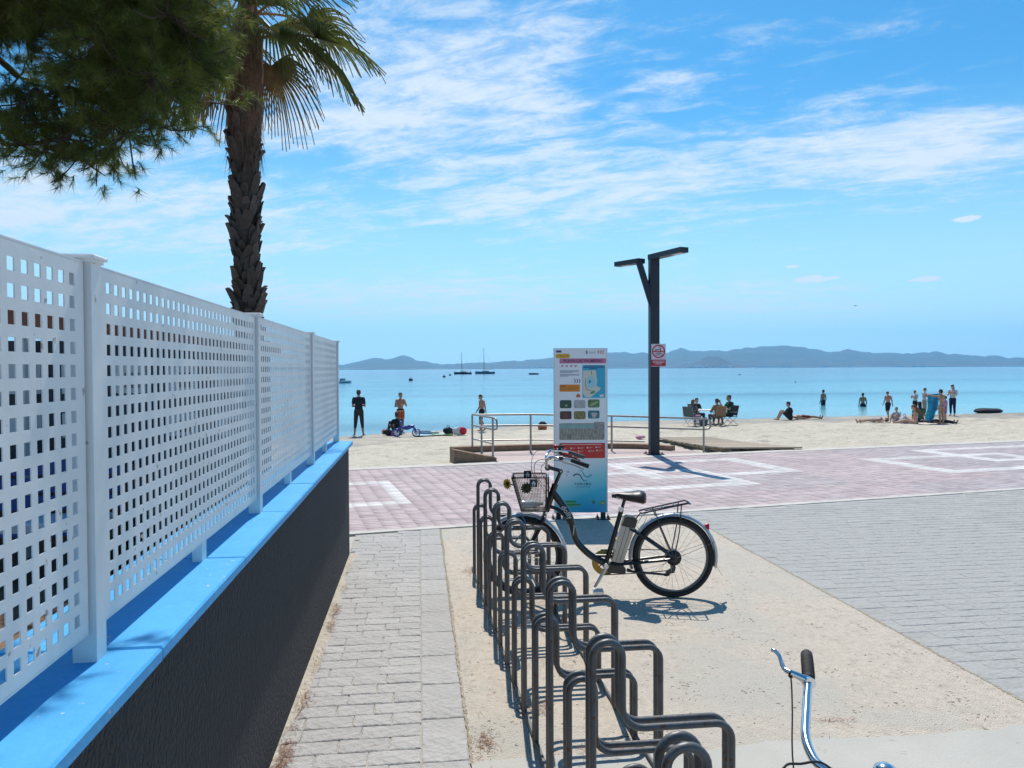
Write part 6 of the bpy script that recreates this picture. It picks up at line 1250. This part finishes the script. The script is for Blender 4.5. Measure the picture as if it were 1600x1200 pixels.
# hanging towel
n, m = 16, 22; U, W_ = np.meshgrid(np.linspace(-.30, .42, n), np.linspace(0, 1.25, m)); Yt = .05*np.sin(U*16)*(.3+W_*.6)+.03*np.sin(W_*7)
V = np.stack([U*(1-.35*W_/1.25)-.10*W_, Yt, -W_*(1-.35*np.abs(U))+.16*U], -1).reshape(-1, 3); i = np.arange(m-1)[:, None]*n+np.arange(n-1)[None, :]; F = np.stack([i, i+1, i+1+n, i+n], -1).reshape(-1, 4)
tw_ = link('beach_towel', npmesh('beach_towel', V, F, mat('towel_print', (.01, .12, .32), .9, col2=(.03, .45, .62), vscale=6), True)); tw_.location = (22.42, 31.22, sz(22.5, 31)+1.34); tw_.rotation_euler = (0, R(6), .25); md = tw_.modifiers.new('s', 'SOLIDIFY'); md.thickness = .01; tag(tw_, 'turquoise patterned towel held up by the person in bikini', 'towel')
ball = MB(); ball.ell((0, 0, .1), .105, 16, 12); bl_ = empty('beach_ball', fz(-1.41, 31.4), 0, 'small orange-pink ball at the water edge', 'ball'); ball.build('ball_skin', cloth((.55, .17, .09)), bl_); bb = MB(); bb.tube([(.106*math.cos(q), 0, .1+.106*math.sin(q)) for q in np.linspace(0, 2*PI, 20)[:-1]], .004, 4, closed=True); bb.build('seam', cloth((.3, .08, .05)), bl_)
# child's blue ride-on bike
tk = empty('toy_bicycle', fz(-.50, 29.9), -.05, 'blue plastic balance bike of a child with white wheels', 'toy bicycle'); TB = mat('toy_blue', (.02, .035, .30), .3, coat=.3)
tk.scale = (1.25,)*3
b = MB(); b.tube(bez([(-.30, 0, .13), (-.2, 0, .30), (0, 0, .24), (.2, 0, .30), (.30, 0, .13)], 5), .035, 8); b.tube([(-.22, 0, .2), (-.17, 0, .44)], .022, 8); b.ell((.05, 0, .30), (.14, .05, .05)); remesh(b, .014, 'frame', TB, tk, 3)
b = MB(); b.tube([(-.17, -.17, .44), (-.17, .17, .44)], .015, 8); b.ell((-.17, 0, .44), (.04, .09, .06)); b.build('handlebar', TB, tk); b = MB(); b.ell((.14, 0, .34), (.12, .06, .03)); b.build('saddle', TB, tk)
for x in (-.30, .30):
    b = MB(); b.tube([(x+.115*math.cos(q), 0, .125+.115*math.sin(q)) for q in np.linspace(0, 2*PI, 25)[:-1]], .018, 8, closed=True); w = b.build('wheel', TB, tk); b = MB(); b.lathe([(.02, -.012), (.075, -.01), (.075, .01), (.02, .012)], (x, 0, .125), 'Y', 16); b.build('wheel_disc', WHITE, w)
# ================================================================ BOATS, BUOYS, BIRDS
def boat_hull(L_, Bm, H_, m, parent, name='hull'):
    b = MB(); n = 14; vs = []
    for i in range(n):
        u = i/(n-1); w = Bm/2*math.sin(min(u*1.35+.0, 1)*PI/2)**.8*(1-.25*max(0, u-.7)/.3) if u > 0 else .02; sh = H_*(1+.25*(1-u)**2)
        for (a, c) in ((-1, 1), (-.85, .35), (-.35, -.12), (0, -.18), (.35, -.12), (.85, .35), (1, 1)): vs.append((L_*(u-.5), a*w, c*sh if c > 0 else c*H_))
    fs = [(i*7+j, i*7+j+1, i*7+8+j, i*7+7+j) for i in range(n-1) for j in range(6)]+[tuple((n-1)*7+j for j in range(7))]+[(i*7+6, i*7, i*7+7, i*7+13) for i in range(n-1)]
    b.add(vs, fs); return b.build(name, m, parent)
NAVY = mat('hull_navy', (.02, .035, .07), .3); HGREY = mat('hull_grey', (.16, .22, .27), .3); ALUD = mat('mast_dark', (.05, .06, .08), .5)
def sailboat(x, y, rz, L_, mast, hm_, label, mast_m):
    s_ = empty('sailing_boat', (x, y, SEA_Z), rz, label, 'boat'); boat_hull(L_, L_*.3, L_*.105, hm_, s_)
    b = MB(); b.bbox((.3, 0, L_*.13), (L_*.36, L_*.17, L_*.07), .08); cb = b.build('cabin', WHITE, s_, False); b = MB(); b.box((.3, 0, L_*.137), (L_*.28, L_*.175, L_*.022)); b.build('cabin_window', GLASS, cb, False)
    b = MB(); b.tube([(-L_*.06, 0, L_*.1), (-L_*.06, 0, mast)], [.10, .07], 8); b.build('mast', mast_m, s_); b = MB(); b.tube([(-L_*.06, 0, L_*.235), (L_*.33, 0, L_*.225)], .12, 8); b.build('boom', NAVY, s_)
    for p in ((-L_*.5, 0, L_*.13), (L_*.49, 0, L_*.11)): b = MB(); b.tube([(-L_*.06, 0, mast*.97), p], .018, 4); b.build('stay', ALUD, s_)
    for s in (-1, 1): b = MB(); b.tube([(-L_*.06, 0, mast*.95), (-L_*.02, s*L_*.14, L_*.11)], .018, 4); b.build('shroud', ALUD, s_)
    b = MB(); b.tube([(L_*.44, -.5, L_*.1), (L_*.44, -.5, L_*.22), (L_*.44, .5, L_*.22), (L_*.44, .5, L_*.1)], .05, 5); b.build('stern_rail', ALUD, s_)
sailboat(21.4, 379.5, -.12, 8.7, 10.9, NAVY, 'navy-hulled sailing boat with bare mast, shorter of the two', ALUD); sailboat(33.7, 394.3, -.12, 10.2, 13.3, HGREY, 'grey-hulled sailing boat with the taller mast', ALUD)
mb_ = empty('motor_boat', (50, 333.8, SEA_Z), -.15, 'small dark open boat moored right of the sailing boats', 'boat'); boat_hull(4.4, 1.6, .55, NAVY, mb_); b = MB(); b.bbox((.3, 0, .62), (1.1, 1.0, .2), .05); b.build('seat', HGREY, mb_, False)
mb_ = empty('motor_boat', (-15.0, 152.7, SEA_Z), -.1, 'small pale motor boat just beyond the fence end', 'boat'); boat_hull(3.6, 1.5, .5, WHITE, mb_); b = MB(); b.bbox((.2, 0, .7), (1.0, .9, .4), .08); b.build('console', HGREY, mb_, False)
for k, (x, y) in enumerate(((-1.9, 176.4), (8.0, 248.7), (12.3, 308.8))):
    bu = empty('mooring_buoy', (x, y, SEA_Z), 0, ['dark mooring buoy nearest the beach', 'dark mooring buoy in the middle of three', 'dark mooring buoy closest to the sailing boats'][k], 'buoy', 'mooring buoys'); b = MB(); b.ell((0, 0, .2), (.5, .5, .38)); b.build('float', NAVY, bu); b = MB(); b.tube([(0, 0, .5), (0, 0, .95)], .06, 6); b.build('stick', NAVY, bu)
def bird(loc, rz, sc_, label, fly):
    o = empty('sea_bird', loc, rz, label, 'bird'); o.scale = (sc_,)*3; b = MB(); b.ell((0, 0, .10), (.26, .09, .09)); b.ell((-.27, 0, .18), (.07, .055, .055)); b.caps((-.33, 0, .18), (-.40, 0, .165), .02, .006); b.caps((.22, 0, .10), (.40, 0, .12), .05, .02); b.caps((-.2, 0, .12), (-.27, 0, .18), .06, .045)
    if fly:
        for s in (-1, 1): b.caps((-.05, s*.05, .12), (-.12, s*.4, .28), .05, .035); b.caps((-.12, s*.4, .28), (.06, s*.8, .18), .035, .01)
    remesh(b, .016, 'body', HAIR['dark'], o, 2)
bird((109.9, 253.9, SEA_Z-.03), .3, 1.6, 'dark sea bird floating far out on the water', False); bird((64.1, 125, SEA_Z+.02), 1.0, 1.1, 'dark sea bird on the water nearer the beach', False); bird((84.0, 140.0, 13.6), .4, .75, 'dark bird flying above the hills at right', True)
# ================================================================ HAZE (last: it needs the extent of everything else)
hz = bpy.data.materials.new('haze'); hz.use_nodes = True; t = hz.node_tree; t.nodes.clear(); pv = t.nodes.new('ShaderNodeVolumePrincipled'); om = t.nodes.new('ShaderNodeOutputMaterial')
pv.inputs['Color'].default_value = (.25, .66, 1.0, 1); pv.inputs['Density'].default_value = 7.5e-5; pv.inputs['Anisotropy'].default_value = .4; t.links.new(pv.outputs[0], om.inputs['Volume'])
b = MB(); b.box((0, 1600, 300), (29000, 20400, 612)); hzo = tag(b.build('haze', hz, smooth=False), kind='stuff')
